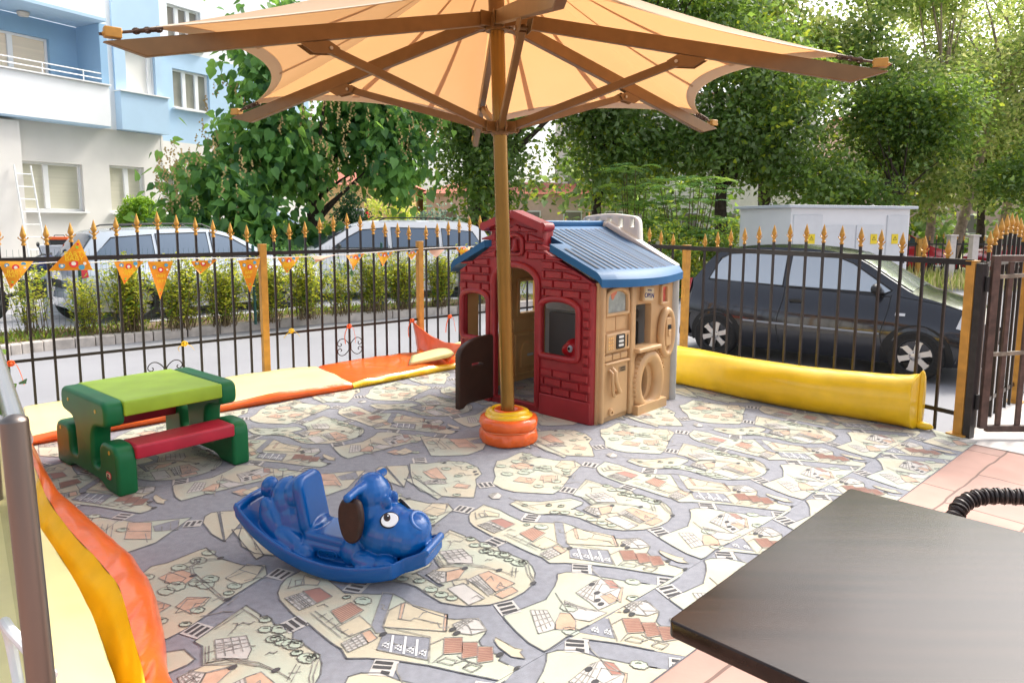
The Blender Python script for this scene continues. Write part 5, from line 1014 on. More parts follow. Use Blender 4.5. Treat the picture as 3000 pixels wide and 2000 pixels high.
    # bumpers / plates
    for xe,sg in((x0,-1),(x1,1)):
        mb=MB(); 
        def bf(u,v): 
            y=(2*u-1)*W*.93; x=xe-sg*.20*abs(2*u-1)**3+sg*.025; return V((x+sg*.03*math.sin(pi*v)-sg*.0,y,.24+.30*v))
        mb.grid(bf,17,7); mb.grid(lambda u,v:bf(u,v)-V((sg*.12,0,0)),17,7,flip=True); obj('bumper',mb,paint if detail else trim,t,smooth=60)
        mb=MB(); mb.box((xe+sg*(.06 if sg>0 else .06),0,.48 if sg>0 else .62),(.012,.46,.105)); pl=obj('number_plate',mb,platem,t,smooth=None,bevel=.004)
        mb=MB(); mb.box((xe+sg*.064,0,.48 if sg>0 else .62),(.008,.49,.125)); obj('plate_holder',mb,trim,pl,smooth=None)
    if roofrack:
        mb=MB()
        for s in(-1,1):
            xs=np.linspace(roofrack[0],roofrack[1],12); mb.tube([V((x,s*(hw(x,lin(T,x)-.04)-.06),lin(T,x)+.045-(.05 if i in(0,11) else 0))) for i,x in enumerate(xs)],.014,6)
        obj('roof_rail',mb,trim,t)
    return t
def spl2(pts): return [(p.x,p.z) for p in spline([V((a,0,b)) for a,b in pts],6)]
blackcar=mat('black_car_paint',(.022,.023,.029),.2,metal=.45,coat=1)
car('black three door hatchback with silver alloy wheels behind the right fence',blackcar,(4.075,9.075,-.30),math.atan2(-.632,.776),
 [(-1.72,.42),(-1.70,.62),(-1.665,.92),(-1.56,1.03),(-1.36,1.30),(-1.20,1.405),(-.85,1.455),(-.25,1.47),(.25,1.425),(.52,1.33),(.85,1.13),(1.10,.985),(1.30,.93),(1.58,.83),(1.76,.68),(1.83,.5)],
 [(-1.7,.98),(-1.2,.955),(-.3,.925),(.6,.90),(1.05,.89),(1.3,.86),(1.83,.7)],.82,-1.72,1.83,(-1.16,1.16),.285,
 [[(-1.34,1.0),(-1.22,1.27),(-1.10,1.34),(-.36,1.38),(-.36,.965)],[(-.30,.965),(-.30,1.385),(.18,1.36),(.42,1.27),(.86,.985),(.80,.945)]],(.40,1.06),(-1.36,-1.60),
 lines=[[(-.33,.95),(-.335,.75),(-.37,.5),(-.33,.27)],[(.86,.93),(.84,.7),(.80,.5),(.84,.3)],[(.95,.92),(1.3,.87),(1.6,.80)],[(-.35,.955),(.2,.935),(.85,.915)]],handles=[(-.17,.80)],
 lamps=[('tail_lamp',[(-1.69,.62),(-1.69,.98),(-1.585,1.0),(-1.60,.66)],lampr),('indicator',[(.93,.715),(.93,.745),(1.03,.745),(1.03,.715)],lampw),('head_lamp',[(1.52,.62),(1.56,.78),(1.74,.68),(1.75,.56)],lampw)],
 trimline=[(-.80,.515),(-.3,.51),(.3,.505),(.79,.50),mat('grey_trim',(.35,.35,.36),.35,metal=.4)],mirror=(.72,1.0),rimstyle=6,gl=glass)
silver=mat('silver_car_paint',(.50,.55,.60),.25,metal=.35,coat=.8)
wr_=V((-6.42,10.6,0)); a=R(47); f_=V((math.cos(a),math.sin(a),0)); l_=V((-f_.y,f_.x,0)); c=wr_+f_*2.1+l_*.85
car('silver blue estate car parked behind the hedge on the left',silver,(c.x,c.y,-.172),a,
 [(-2.2,.45),(-2.18,.75),(-2.12,1.0),(-1.86,1.38),(-1.6,1.46),(-.6,1.50),(.05,1.47),(.45,1.33),(1.0,1.02),(1.3,.95),(1.8,.83),(2.08,.68),(2.15,.45)],
 [(-2.2,1.0),(-1,.97),(.6,.92),(1.1,.90),(2.15,.68)],.86,-2.2,2.15,(-1.33,1.27),.31,
 [[(-1.92,1.04),(-1.62,1.33),(-1.02,1.37),(-1.02,1.02)],[(-.96,1.02),(-.96,1.38),(-.12,1.40),(-.12,.985)],[(-.06,.985),(-.06,1.40),(.30,1.30),(.78,1.0),(.7,.96)]],(.40,.98),(-1.86,-2.12),
 lines=[[(-.09,.98),(-.1,.6),(-.1,.3)],[(.82,.95),(.8,.6),(.82,.3)],[(-.99,1.0),(-.95,.7),(-.85,.5)]],handles=[(-.25,.86),(.6-.4,.84)],lamps=[('tail_lamp',[(-2.14,.72),(-2.13,.98),(-2.02,1.0),(-2.02,.74)],lampr),('head_lamp',[(1.75,.62),(1.8,.78),(2.04,.66),(2.05,.56)],lampw)],mirror=(.62,1.0),roofrack=(-1.6,.0))
whitecar=mat('white_car_paint',(.78,.78,.79),.3,coat=.6)
car('white people carrier parked behind the hedge, nose to the left',whitecar,(-2.85,15.3,-.172),R(201),
 [(-2.35,.5),(-2.33,1.0),(-2.24,1.36),(-1.95,1.56),(-1.4,1.62),(.1,1.62),(.6,1.54),(1.0,1.33),(1.42,1.08),(1.7,1.02),(2.15,.90),(2.36,.72),(2.42,.5)],
 [(-2.35,1.06),(0,1.03),(1.4,.98),(2.42,.72)],.88,-2.35,2.42,(-1.45,1.6),.32,
 [[(-2.08,1.10),(-1.9,1.38),(-1.2,1.45),(-1.2,1.08)],[(-1.12,1.08),(-1.12,1.45),(-.12,1.47),(-.12,1.06)],[(-.03,1.06),(-.03,1.47),(.5,1.42),(.82,1.25),(1.1,1.06)]],(.66,1.42),(-2.12,-2.28),
 lines=[[(-.06,1.1),(-.06,.6),(-.06,.3)],[(1.0,1.05),(.96,.6),(1.0,.3)]],handles=[(-.2,.98),(-1.1,.98)],lamps=[('head_lamp',[(1.95,.70),(2.0,.90),(2.3,.76),(2.3,.64)],lampw)],mirror=(.98,1.10),roofrack=(-1.5,.1))
redcar=mat('red_car_paint',(.50,.012,.03),.25,coat=.8)
for nm,(x,y,a) in {'red car parked beyond the distant spiked fence, left of the pale pillars':(13.0,24.5,R(4)),'red car at the far right, half hidden by fence spikes':(17.6,24.0,R(184))}.items():
    car(nm,redcar,(x,y,-.30),a,[(-2.0,.45),(-1.97,.8),(-1.85,1.02),(-1.5,1.38),(-.8,1.46),(.1,1.45),(.55,1.3),(1.1,1.0),(1.7,.85),(1.98,.65),(2.0,.45)],[(-2,.98),(0,.93),(1.1,.9),(2,.65)],.84,-2.0,2.0,(-1.25,1.25),.30,
     [[(-1.5,1.0),(-1.3,1.28),(-.65,1.36),(-.65,.98)],[(-.58,.98),(-.58,1.37),(.2,1.36),(.45,1.27),(.85,.98)]],(.5,1.05),(-1.55,-1.8),lamps=[('head_lamp',[(1.6,.6),(1.65,.78),(1.9,.66),(1.9,.56)],lampw)],mirror=(.75,1.0),detail=False,group=None)
pblue=mat('pale_blue_paint',(.42,.55,.70),.3,coat=.6)
car('pale blue van glimpsed between tree trunk and catalpa leaves',pblue,(-7.6,22,-.172),R(10),[(-2,.5),(-2,1.2),(-1.9,1.75),(-1.5,1.88),(.4,1.88),(.9,1.6),(1.4,1.1),(1.9,.95),(2.05,.6)],[(-2,1.1),(2.05,.7)],.85,-2,2.05,(-1.2,1.3),.31,[[(.3,1.15),(.3,1.62),(.75,1.55),(1.1,1.15)]],(.85,1.35),None,detail=False)
# motorbike behind the fence on the left
MP=V((-7.75,11.3,-.172)); t=thing('motorbike','dark blue motorbike parked at the left edge, half hidden by bars','motorbike',tuple(MP),R(20))
navy=mat('navy_paint',(.02,.03,.16),.3,coat=.5)
m=MB(); m.ell((.1,0,.86),(.24,.12,.10)); m.ell((.30,0,.95),(.10,.14,.09)); obj('fuel_tank',m,navy,t)
m=MB(); m.ell((-.28,0,.86),(.30,.11,.06)); obj('saddle',m,black,t)
m=MB(); m.tube(spline([V((.2,.42,1.0)),V((.28,.25,1.06)),V((.32,0,1.02)),V((.28,-.25,1.06)),V((.2,-.42,1.0))],5),.014,8); m.tube([V((.26,.22,1.06)),V((.24,.3,1.2))],.008,6); m.tube([V((.26,-.22,1.06)),V((.24,-.3,1.2))],.008,6); m.ell((.24,.31,1.22),(.02,.06,.04)); m.ell((.24,-.31,1.22),(.02,.06,.04)); obj('handlebar',m,trim,t)
for x in(-.62,.66):
    m=MB(); m.tube([V((x+.27*math.cos(a),0,.30+.27*math.sin(a))) for a in np.linspace(0,2*pi,30)[:-1]],.06,10,closed=True); m.tube([V((x,-.05,.30)),V((x,.05,.30))],.06,10)
    for k in range(6): a=pi*k/6; m.tube([V((x-.24*math.cos(a),0,.3-.24*math.sin(a))),V((x+.24*math.cos(a),0,.3+.24*math.sin(a)))],.006,4)
    obj('wheel',m,tyrem,t)
m=MB(); m.tube([V((.66,.07,.3)),V((.34,.07,.98))],.025,8); m.tube([V((.66,-.07,.3)),V((.34,-.07,.98))],.025,8); m.tube([V((-.62,0,.3)),V((-.1,0,.45)),V((.3,0,.85))],.03,8); m.box((.05,0,.5),(.34,.22,.3)); m.ell((.66,0,.62),(.26,.06,.05)); obj('engine_frame',m,trim,t)
# ------------------------------------------------------------------ apartment building
BA=V((-10.8,16,-.18)); BD=V((.479,.878,0)).normalized(); BN=V((BD.y,-BD.x,0))
bwhite=mat('white_render',(.76,.78,.80),.9,var=.03,vs=1.5,bump=.05,bs=90); bcream=mat('cream_render',(.72,.69,.65),.9,var=.04,vs=1.5,bump=.05,bs=90); bblue=mat('sky_blue_render',(.42,.58,.74),.9,var=.03,vs=1.5,bump=.05,bs=90); bblue2=mat('mid_blue_render',(.27,.44,.62),.9,var=.03,vs=1.5,bump=.05)
pvc=mat('white_pvc',(.80,.80,.80),.35); blind=mat('window_blind',(.60,.57,.46),.25,spec=.7,var=.05,vs=1,stretch=(.2,.2,20)); blindw=mat('pale_blind',(.78,.76,.72),.25,spec=.7); blindg=mat('grey_blind',(.30,.29,.25),.15,spec=.8,var=.15,vs=2); blindc=mat('warm_blind',(.74,.62,.47),.3,spec=.6,var=.05,vs=1,stretch=(.2,.2,16)); refl=mat('window_glass',(.25,.22,.2),.06,spec=1)
bt=thing('apartment_building','white and pale blue rendered apartment block at the left','building',tuple(BA),math.atan2(BD.y,BD.x))
# local: x=s, y=-out, z (ground -.18 -> 0)
z0=.18
def wallbox(s0,s1,za,zb,o,mm,th=.3,name='wall',holes=()):
    m=MB(); loops=[[(s0,za+z0),(s1,za+z0),(s1,zb+z0),(s0,zb+z0)]]+[[(a,c+z0),(b,c+z0),(b,d+z0),(a,d+z0)] for a,b,c,d in holes]
    place(m,plate(loops,th),V((0,-o+th/2,0)),X,Z,-Y); return obj(name,m,mm,bt,smooth=None)
def window(s0,s1,za,zb,o,mull,pane,depth=.12,sill=True):
    m=MB(); fw_=.055
    def b(x0,x1,c,d,oo=0): m.box(((x0+x1)/2,-o+depth-oo,(c+d)/2+z0),(x1-x0,.06,d-c))
    b(s0,s0+fw_,za,zb);b(s1-fw_,s1,za,zb);b(s0+fw_,s1-fw_,zb-fw_,zb);b(s0+fw_,s1-fw_,za,za+fw_)
    for x in mull: b(x-fw_,x+fw_,za+fw_,zb-fw_,.004)
    w_=obj('window',m,pvc,bt,smooth=None,bevel=.006)
    m=MB(); m.box(((s0+s1)/2,-o+depth+.03,(za+zb)/2+z0),(s1-s0-.02,.02,zb-za-.02)); obj('pane',m,pane,w_,smooth=None)
    if sill: m=MB(); m.box(((s0+s1)/2,-o-.02,za-.02+z0),(s1-s0+.1,.2,.04)); obj('sill',m,pvc,w_,smooth=None)
W1=(-.16,1.21,1.62,2.72);W2=(1.87,2.78,1.60,2.76)
wallbox(-4.5,3.35,-.2,3.62,0,bcream,holes=[W1,W2]); window(*W1,0,[.42],blind);window(*W2,0,[2.34],blind)
wallbox(-4.5,-.22,-.2,3.55,.22,bcream,th=.2)
W3=(3.49,4.53,1.62,2.71);W4=(3.98,5.14,4.45,5.49);W5=(3.91,4.95,6.12,7.15)
wallbox(3.35,9,-.2,3.535,-.32,bcream,holes=[W3]); wallbox(3.35,9,3.535,5.95,-.32,bblue,holes=[W4]); wallbox(3.35,9,5.95,10,-.32,bwhite,holes=[W5])
window(*W3,-.32,[4.0],blindg);window(*W4,-.32,[4.38,4.78],blindg);window(*W5,-.32,[4.25,4.6],refl)
m=MB(); m.box((3.33,.16,1.7+z0),(.06,.34,3.8)); obj('wall',m,bcream,bt,smooth=None)
# balcony parapet and slabs
m=MB(); m.box((-1.4,-.18,4.11+z0),(6.26,.46,.94)); obj('balcony_parapet',m,bwhite,bt,smooth=None)
m=MB(); m.box((-1.4,-.18,3.625+z0),(6.24,.44,.03)); obj('soffit',m,bblue,bt,smooth=None)
m=MB(); m.box((-1.4,-.2,4.60+z0),(6.32,.52,.03)); obj('coping',m,pvc,bt,smooth=None)
Wb=(-.34,1.06,4.62,5.64)
wallbox(-4.5,1.9,4.58,6.05,-.75,bblue2,holes=[Wb],th=.2); window(*Wb,-.75,[.25],blindc,sill=False)
m=MB(); m.box((1.80,.3,5.3+z0),(.18,.95,1.5)); obj('wall',m,bblue2,bt,smooth=None)
m=MB(); m.box((-1.4,.15,6.09+z0),(6.3,1.15,.07)); obj('soffit',m,bblue,bt,smooth=None)
wallbox(-4.5,1.73,6.12,10,.40,bwhite,th=.9)
wallbox(1.72,2.08,3.62,10,.06,bwhite,th=.5)
Wy=(2.37,3.17,4.55,5.66)
wallbox(2.08,3.36,3.63,4.54,.30,bblue,th=.6); wallbox(2.08,3.36,4.54,10,.12,bblue,th=.5,holes=[Wy]); window(*Wy,.12,[3.05],blindw)
m=MB(); m.box((2.72,-.2,4.555+z0),(1.34,.30,.03)); obj('coping',m,pvc,bt,smooth=None)
m=MB()
for z in(4.74,4.86): m.tube([V((-4.5,-.30,z+z0)),V((1.62,-.30,z+z0))],.013,8)
for s in np.arange(-4.2,1.7,.9): m.tube([V((s,-.30,4.6+z0)),V((s,-.30,4.86+z0))],.013,8)
obj('balcony_railing',m,pvc,bt)
m=MB(); m.lathe([(.12,0),(.13,.03),(.10,.09),(.001,.11)],(.38,.45,6.045+z0),20,Matrix.Rotation(pi,3,'X')); obj('ceiling_lamp',m,mat('lamp_glass',(.62,.57,.5),.4),bt)
# ladder
t=thing('ladder','white metal ladder leaning against the apartment wall','ladder',tuple(BA+BD*(-.25)+BN*.75),math.atan2(BD.y,BD.x))
m=MB()
for s in(-.17,.17): m.tube([V((s*1.08,0,0)),V((s,.48,2.78))],.018,8)
for k in range(10): f=(.5+k)/10.2; m.tube([V((-.17,.48*f,2.78*f)),V((.17,.48*f,2.78*f))],.012,6)
obj('frame',m,white,t)
# little orange tool case on white pedestal
p=V((-7.72,12.1,-.172)); t=thing('pedestal','low white rendered pedestal beside the estate car','pedestal',tuple(p),R(15)); m=MB(); m.box((0,0,.575),(.5,.4,1.15)); m.box((0,0,1.16),(.54,.44,.03)); obj('plinth',m,bwhite,t,smooth=None)
t=thing('tool_case','orange and black tool case on the white pedestal','tool case',(p.x,p.y,p.z+1.175),R(15)); m=MB(); m.box((0,0,.045),(.30,.16,.09)); obj('case_bottom',m,trim,t,bevel=.012)
m=MB(); m.box((0,0,.115),(.29,.155,.05)); obj('case_lid',m,ovin,t,bevel=.012); m=MB(); m.tube([V((-.08,0,.14)),V((-.07,0,.165)),V((.07,0,.165)),V((.08,0,.14))],.008,6); obj('handle',m,trim,t)
# ------------------------------------------------------------------ transformer cabin
KC=V((5.47,14.0,-.3)); ka=math.atan2(.75,2.75); t=thing('transformer_cabin','white metal transformer cabin with flat roof and yellow warning plates','cabin',tuple(KC),ka)
cw=mat('white_cabin_paint',(.74,.74,.74),.45,var=.03,vs=2); cg=mat('pale_grey_paint',(.62,.63,.64),.45,var=.03)
Kl=2.85;Kd=1.75;Kh=2.03
m=MB(); m.box((Kl/2,Kd/2,Kh/2),(Kl,Kd,Kh)); bdy=obj('cabinet',m,cw,t,smooth=None,bevel=.01)
m=MB(); m.box((Kl/2,Kd/2,Kh+.03),(Kl+.22,Kd+.2,.06)); obj('roof',m,mat('roof_grey',(.5,.53,.56),.5),t,smooth=None,bevel=.01)
for i,(a,b) in enumerate(((.05,.72),(.80,1.48),(1.54,2.2),(2.28,2.8))):
    m=MB(); m.box(((a+b)/2,-.012,1.0 if i in(0,3) else .90),(b-a,.03,1.8 if i in(0,3) else 1.6)); d=obj('door',m,cg,t,smooth=None,bevel=.008)
    m=MB(); m.box((b-.08,-.045,1.0),(.025,.04,.16)); obj('handle',m,trim,d,smooth=None)
    if i in(0,2,3):
        m=MB(); m.box((a+.42 if i!=3 else a+.2,-.032,1.42),(.16,.008,.20),mi=0); 
        c=V((a+.42 if i!=3 else a+.2,-.0375,1.44)); m.add([c+V((-.05,0,-.045)),c+V((.05,0,-.045)),c+V((0,0,.045))],[(0,1,2)],1); m.add([c+V((-.036,-.001,-.037)),c+V((.036,-.001,-.037)),c+V((0,-.001,.030))],[(0,1,2)],0)
        m.add([c+V((.004,-.002,.02)),c+V((-.012,-.002,-.006)),c+V((.002,-.002,-.004)),c+V((-.004,-.002,-.03)),c+V((.012,-.002,-.0)),c+V((.0,-.002,-.002))],[(0,1,2,3,4,5)],1)
        obj('warning_plate',m,[mat('warning_yellow',(.8,.6,.02),.5),black],d,smooth=None)
for x in(.15,Kl-.15):
    m=MB(); m.tube([V((x+.04*math.cos(a),Kd*.5,Kh+.06+.05*math.sin(a))) for a in np.linspace(0,pi,9)],.01,6); obj('lifting_eye',m,steel,t)
t=thing('meter_box','pale grey meter box standing left of the transformer cabin','box',(5.05,13.4,-.3),R(20)); m=MB(); m.box((0,0,.62),(.55,.3,1.24)); m.box((0,0,1.26),(.6,.35,.04)); obj('housing',m,cg,t,smooth=None,bevel=.01); m=MB(); m.box((0,-.155,.68),(.45,.02,.9)); obj('door',m,cw,t,smooth=None)
# ------------------------------------------------------------------ houses behind the trees
def house(label,x,y,w,d,h,wm,rm,rz=0,win=True,roofh=.9):
    t=thing('house',label,'house',(x,y,-.2),rz)
    m=MB(); m.box((0,0,h/2),(w,d,h)); obj('wall',m,wm,t,smooth=None)
    m=MB(); m.add([V((-w/2-.4,-d/2-.4,h)),V((w/2+.4,-d/2-.4,h)),V((w/2+.4,d/2+.4,h)),V((-w/2-.4,d/2+.4,h)),V((-w/2+1.5,0,h+roofh)),V((w/2-1.5,0,h+roofh))],[(0,1,5,4),(1,2,5),(2,3,4,5),(3,0,4),(3,2,1,0)]); obj('roof',m,rm,t,smooth=None)
    if win:
        for z in np.arange(1.6,h-.8,2.9):
            for xx in np.arange(-w/2+1.3,w/2-.8,2.4):
                m=MB(); m.box((xx,-d/2-.02,z),(1.1,.08,1.3)); w_=obj('window',m,pvc,t,smooth=None); m=MB(); m.box((xx,-d/2-.05,z),(.94,.06,1.14)); obj('pane',m,refl,w_,smooth=None)
tile=mat('terracotta_tiles',(.42,.12,.07),.8,var=.2,vs=6); pink=mat('pink_render',(.66,.48,.42),.9,var=.05); pale=mat('pale_render',(.78,.74,.68),.9,var=.05); ochre=mat('ochre_render',(.62,.42,.18),.9,var=.05)
house('low ochre house with a terracotta roof beyond the parked cars',-11,40,11,8,3.4,ochre,tile)
house('pink house with a red roof glimpsed under the catalpa branches',1.0,46,12,9,3.2,pink,tile)
house('pale apartment house behind the dark maple trees',11,50,16,10,9.5,pale,tile,R(-4))
house('pink apartment house far behind the birch trunks',31,52,17,10,8.5,pink,tile,R(-10))
# closed red parasol far away
t=thing('closed_parasol','closed red and white parasol beyond the white people carrier','parasol',(-5.1,25,-.2)); m=MB(); m.tube([V((0,0,0)),V((0,0,2.0))],.025,8); obj('pole',m,white,t); m=MB(); m.lathe([(.12,1.05),(.16,1.2),(.10,1.7),(.02,2.05)],(0,0,0),14); obj('canopy',m,redp,t); m=MB(); m.lathe([(.19,.98),(.165,1.2)],(0,0,0),14); obj('fringe',m,white,t)
# ------------------------------------------------------------------ vegetation
def leafmat(n,c,tc,tr=.45,rough=.5): return mat(n,tuple(min(.6,x*1.45) for x in c),rough,var=.22,vs=1.4,trans=tr,tcol=tuple(min(.8,x*1.35) for x in tc),spec=.35)
LM={'maple':[leafmat('leaf_deep_green',(.055,.105,.025),(.16,.26,.03)),leafmat('leaf_mid_green',(.085,.15,.04),(.24,.36,.05)),leafmat('leaf_grey_green',(.14,.20,.09),(.22,.32,.07)),leafmat('leaf_lime',(.16,.22,.02),(.45,.5,.05))],
 'catalpa':[leafmat('leaf_catalpa',(.06,.15,.045),(.2,.36,.06)),leafmat('leaf_catalpa_light',(.10,.22,.06),(.28,.46,.08)),leafmat('leaf_catalpa_dark',(.035,.095,.04),(.12,.24,.05))],
 'poplar':[leafmat('leaf_poplar',(.17,.24,.08),(.50,.60,.14),.5),leafmat('leaf_poplar_light',(.30,.35,.14),(.62,.68,.24),.55),leafmat('leaf_poplar_dark',(.08,.14,.05),(.25,.35,.07),.45)],  # lightened leaf colours stand in for sun and haze on the right-hand trees
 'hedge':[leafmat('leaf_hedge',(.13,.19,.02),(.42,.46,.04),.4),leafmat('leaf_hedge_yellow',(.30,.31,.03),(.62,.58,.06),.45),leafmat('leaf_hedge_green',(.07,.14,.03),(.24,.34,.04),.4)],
 'sumac':[leafmat('leaf_sumac',(.12,.24,.07),(.30,.48,.08)),leafmat('leaf_sumac_light',(.20,.32,.06),(.45,.58,.08)),leafmat('leaf_sumac_blue',(.09,.19,.09),(.25,.42,.1))],
 'topiary':[leafmat('leaf_topiary',(.07,.17,.015),(.25,.42,.03)),leafmat('leaf_topiary_light',(.13,.24,.02),(.35,.5,.04))],
 'gold':[leafmat('leaf_gold',(.42,.42,.06),(.7,.68,.1)),leafmat('leaf_gold_green',(.25,.32,.05),(.5,.55,.08))],
 'bluebush':[leafmat('leaf_blue',(.07,.14,.12),(.15,.25,.17)),leafmat('leaf_blue_light',(.13,.21,.17),(.2,.3,.2))],
 'thuja':[leafmat('leaf_thuja',(.02,.06,.03),(.05,.12,.04)),leafmat('leaf_thuja_mid',(.035,.085,.035),(.07,.15,.05))]}
bark=mat('bark_dark',(.055,.04,.03),.95,var=.35,vs=10,bump=.6,bs=30); barkp=mat('bark_pale',(.34,.27,.20),.9,var=.3,vs=7,bump=.4,bs=25); twig=mat('twig',(.14,.10,.05),.9)
def leaf_mesh(name,pos,nrm,axis,size,mi,mats,fold=.25,asp=.62,heart=False):
    if heart:
        N=len(pos); ax=axis/np.linalg.norm(axis,axis=1,keepdims=True); nrm=nrm-ax*(nrm*ax).sum(1,keepdims=True); nrm/=np.linalg.norm(nrm,axis=1,keepdims=True)+1e-9
        sv=np.cross(ax,nrm); s=size[:,None]; half=[(-.08,.26,.05),(.16,.48,.12),(.45,.42,.10),(.75,.17,.02)]
        pts=[pos]+[pos+ax*s*a-sv*s*asp*w_+nrm*s*(f*fold*4-.25*a*a*.5) for a,w_,f in half]+[pos+ax*s-nrm*s*.14]+[pos+ax*s*a+sv*s*asp*w_+nrm*s*(f*fold*4-.25*a*a*.5) for a,w_,f in reversed(half)]
        co=np.stack(pts,1).reshape(-1,3).astype(np.float32); K=10
        tri=[[0,1,2],[0,2,3],[0,3,4],[0,4,5],[0,5,6],[0,6,7],[0,7,8],[0,8,9]]; T=len(tri)
        me=bpy.data.meshes.new(name); me.vertices.add(K*N); me.vertices.foreach_set('co',co.ravel()); me.loops.add(3*T*N); me.polygons.add(T*N)
        idx=((np.arange(N)*K)[:,None]+np.array(tri).ravel()[None]).ravel(); me.loops.foreach_set('vertex_index',idx.astype(np.int32)); me.polygons.foreach_set('loop_start',np.arange(0,3*T*N,3,dtype=np.int32))
        for m in mats: me.materials.append(m)
        me.polygons.foreach_set('material_index',np.repeat(mi,T).astype(np.int32)); me.update(calc_edges=True); me.validate(); return me
    N=len(pos); ax=axis/np.linalg.norm(axis,axis=1,keepdims=True); nrm=nrm-ax*(nrm*ax).sum(1,keepdims=True); nrm/=np.linalg.norm(nrm,axis=1,keepdims=True)+1e-9
    sd_=np.cross(ax,nrm); s=size[:,None]
    b=pos; tip=pos+ax*s; l=pos+ax*s*.4-sd_*s*asp*.5+nrm*s*fold*.5; r=pos+ax*s*.4+sd_*s*asp*.5+nrm*s*fold*.5
    co=np.stack([b,l,tip,r],1).reshape(-1,3).astype(np.float32)
    me=bpy.data.meshes.new(name); me.vertices.add(4*N); me.vertices.foreach_set('co',co.ravel())
    me.loops.add(6*N); me.polygons.add(2*N)
    base=(np.arange(N)*4)[:,None]; idx=np.concatenate([base+np.array([[0,1,2]]),base+np.array([[0,2,3]])],1).ravel()
    me.loops.foreach_set('vertex_index',idx.astype(np.int32)); me.polygons.foreach_set('loop_start',np.arange(0,6*N,3,dtype=np.int32)); 
    for m in mats: me.materials.append(m)
    me.polygons.foreach_set('material_index',np.repeat(mi,2).astype(np.int32)); me.update(calc_edges=True); me.validate(); return me
def crown(name,parent,ells,nclump,per,cr,size,mats,weights=None,droop=.2,flat=.5,loc=(0,0,0),shell=2.3,fold=.25,asp=.62,thr=-.12,fs=.45,heart=False):
    E=np.array(ells,float); vol=E[:,3]*E[:,4]*E[:,5]; k=rng.choice(len(E),nclump*3,p=vol/vol.sum())
    d=rng.normal(size=(nclump*3,3)); d/=np.linalg.norm(d,axis=1,keepdims=True); r=rng.random(nclump*3)**(1/shell)
    c=E[k,:3]+d*r[:,None]*E[k,3:6]
    # break the outline: drop clumps where a coarse noise field is low
    keep=np.array([noise.noise(V(p*fs))>thr for p in c]); c=c[keep][:nclump]; kk=k[keep][:nclump]; dd=d[keep][:nclump]
    n=len(c); crs=cr*(.6+.8*rng.random(n))
    P=np.repeat(c,per,0)+rng.normal(size=(n*per,3))*np.repeat(crs,per)[:,None]*np.array([.55,.55,.55*flat+.1])
    outd=np.repeat(dd,per,0)
    nr=outd*.35+np.array([0,0,.75])+rng.normal(size=P.shape)*.55
    axv=outd*np.array([.7,.7,.2])+rng.normal(size=P.shape)*.75+np.array([0,0,-droop])
    mm=len(mats); w_=np.array(weights if weights else [1]*mm,float); w_/=w_.sum()
    cm_=rng.choice(mm,n,p=w_); mi=np.where(rng.random(n*per)<.6,np.repeat(cm_,per),rng.choice(mm,n*per,p=w_))
    me=leaf_mesh(name,P-np.array(loc),nr,axv,size*(.65+.7*rng.random(n*per)),mi,mats,fold,asp,heart)
    o=bpy.data.objects.new(name,me); COL.objects.link(o); o.parent=parent; return o,c
def tree(label,base,ells,nclump,per,cr,size,mats,weights=None,trunk=(.2,2.5),barkm=None,lean=(0,0),nbr=14,group=None,name='tree',**kw):
    base=V(base); t=thing(name,label,'tree',tuple(base),0,group)
    cr_,c=crown('crown',t,ells,nclump,per,cr,size,mats,weights,loc=tuple(base),**kw)
    m=MB(); h=trunk[1]; top=base+V((lean[0],lean[1],h))
    pts=[base,base.lerp(top,.35)+V((.05,.03,0)),base.lerp(top,.7)-V((.04,0,0)),top]; pts=spline(pts,5)
    m.tube(pts,[trunk[0]*(1.25-.55*i/(len(pts)-1)) if i else trunk[0]*1.6 for i in range(len(pts))],12)
    idx=rng.choice(len(c),min(nbr,len(c)),replace=False)
    for j in idx:
        q=V(c[j]); s=pts[rng.integers(len(pts)//2,len(pts))]; mid=s.lerp(q,.5)+V((0,0,.12*(q-s).length)); br=bez(s,mid,q,n=6)
        m.tube(br,[trunk[0]*.42*(1-.85*i/6) for i in range(7)],7)
    m.xf(Matrix.Translation(-base)); obj('trunk',m,barkm or bark,t,smooth=60); return t
# catalpa with large heart shaped leaves
ct=tree('catalpa with large heart shaped leaves standing behind the estate car',(-4.75,17,-.2),[(-5.1,16.4,3.4,1.55,1.4,1.25),(-6.2,15.2,2.0,1.05,.9,.8),(-3.7,16.8,3.7,1.35,1.2,1.6),(-4.9,16.5,5.2,1.35,1.3,1.0),(-2.9,16.4,2.9,.8,.9,1.0),(-2.5,17,4.8,1.2,1.2,1.6)],620,14,.40,.215,LM['catalpa'],[4,5,2],trunk=(.13,2.6),droop=1.1,flat=1.1,nbr=16,asp=.9,fold=.15,thr=-.16,shell=2.0,heart=True)
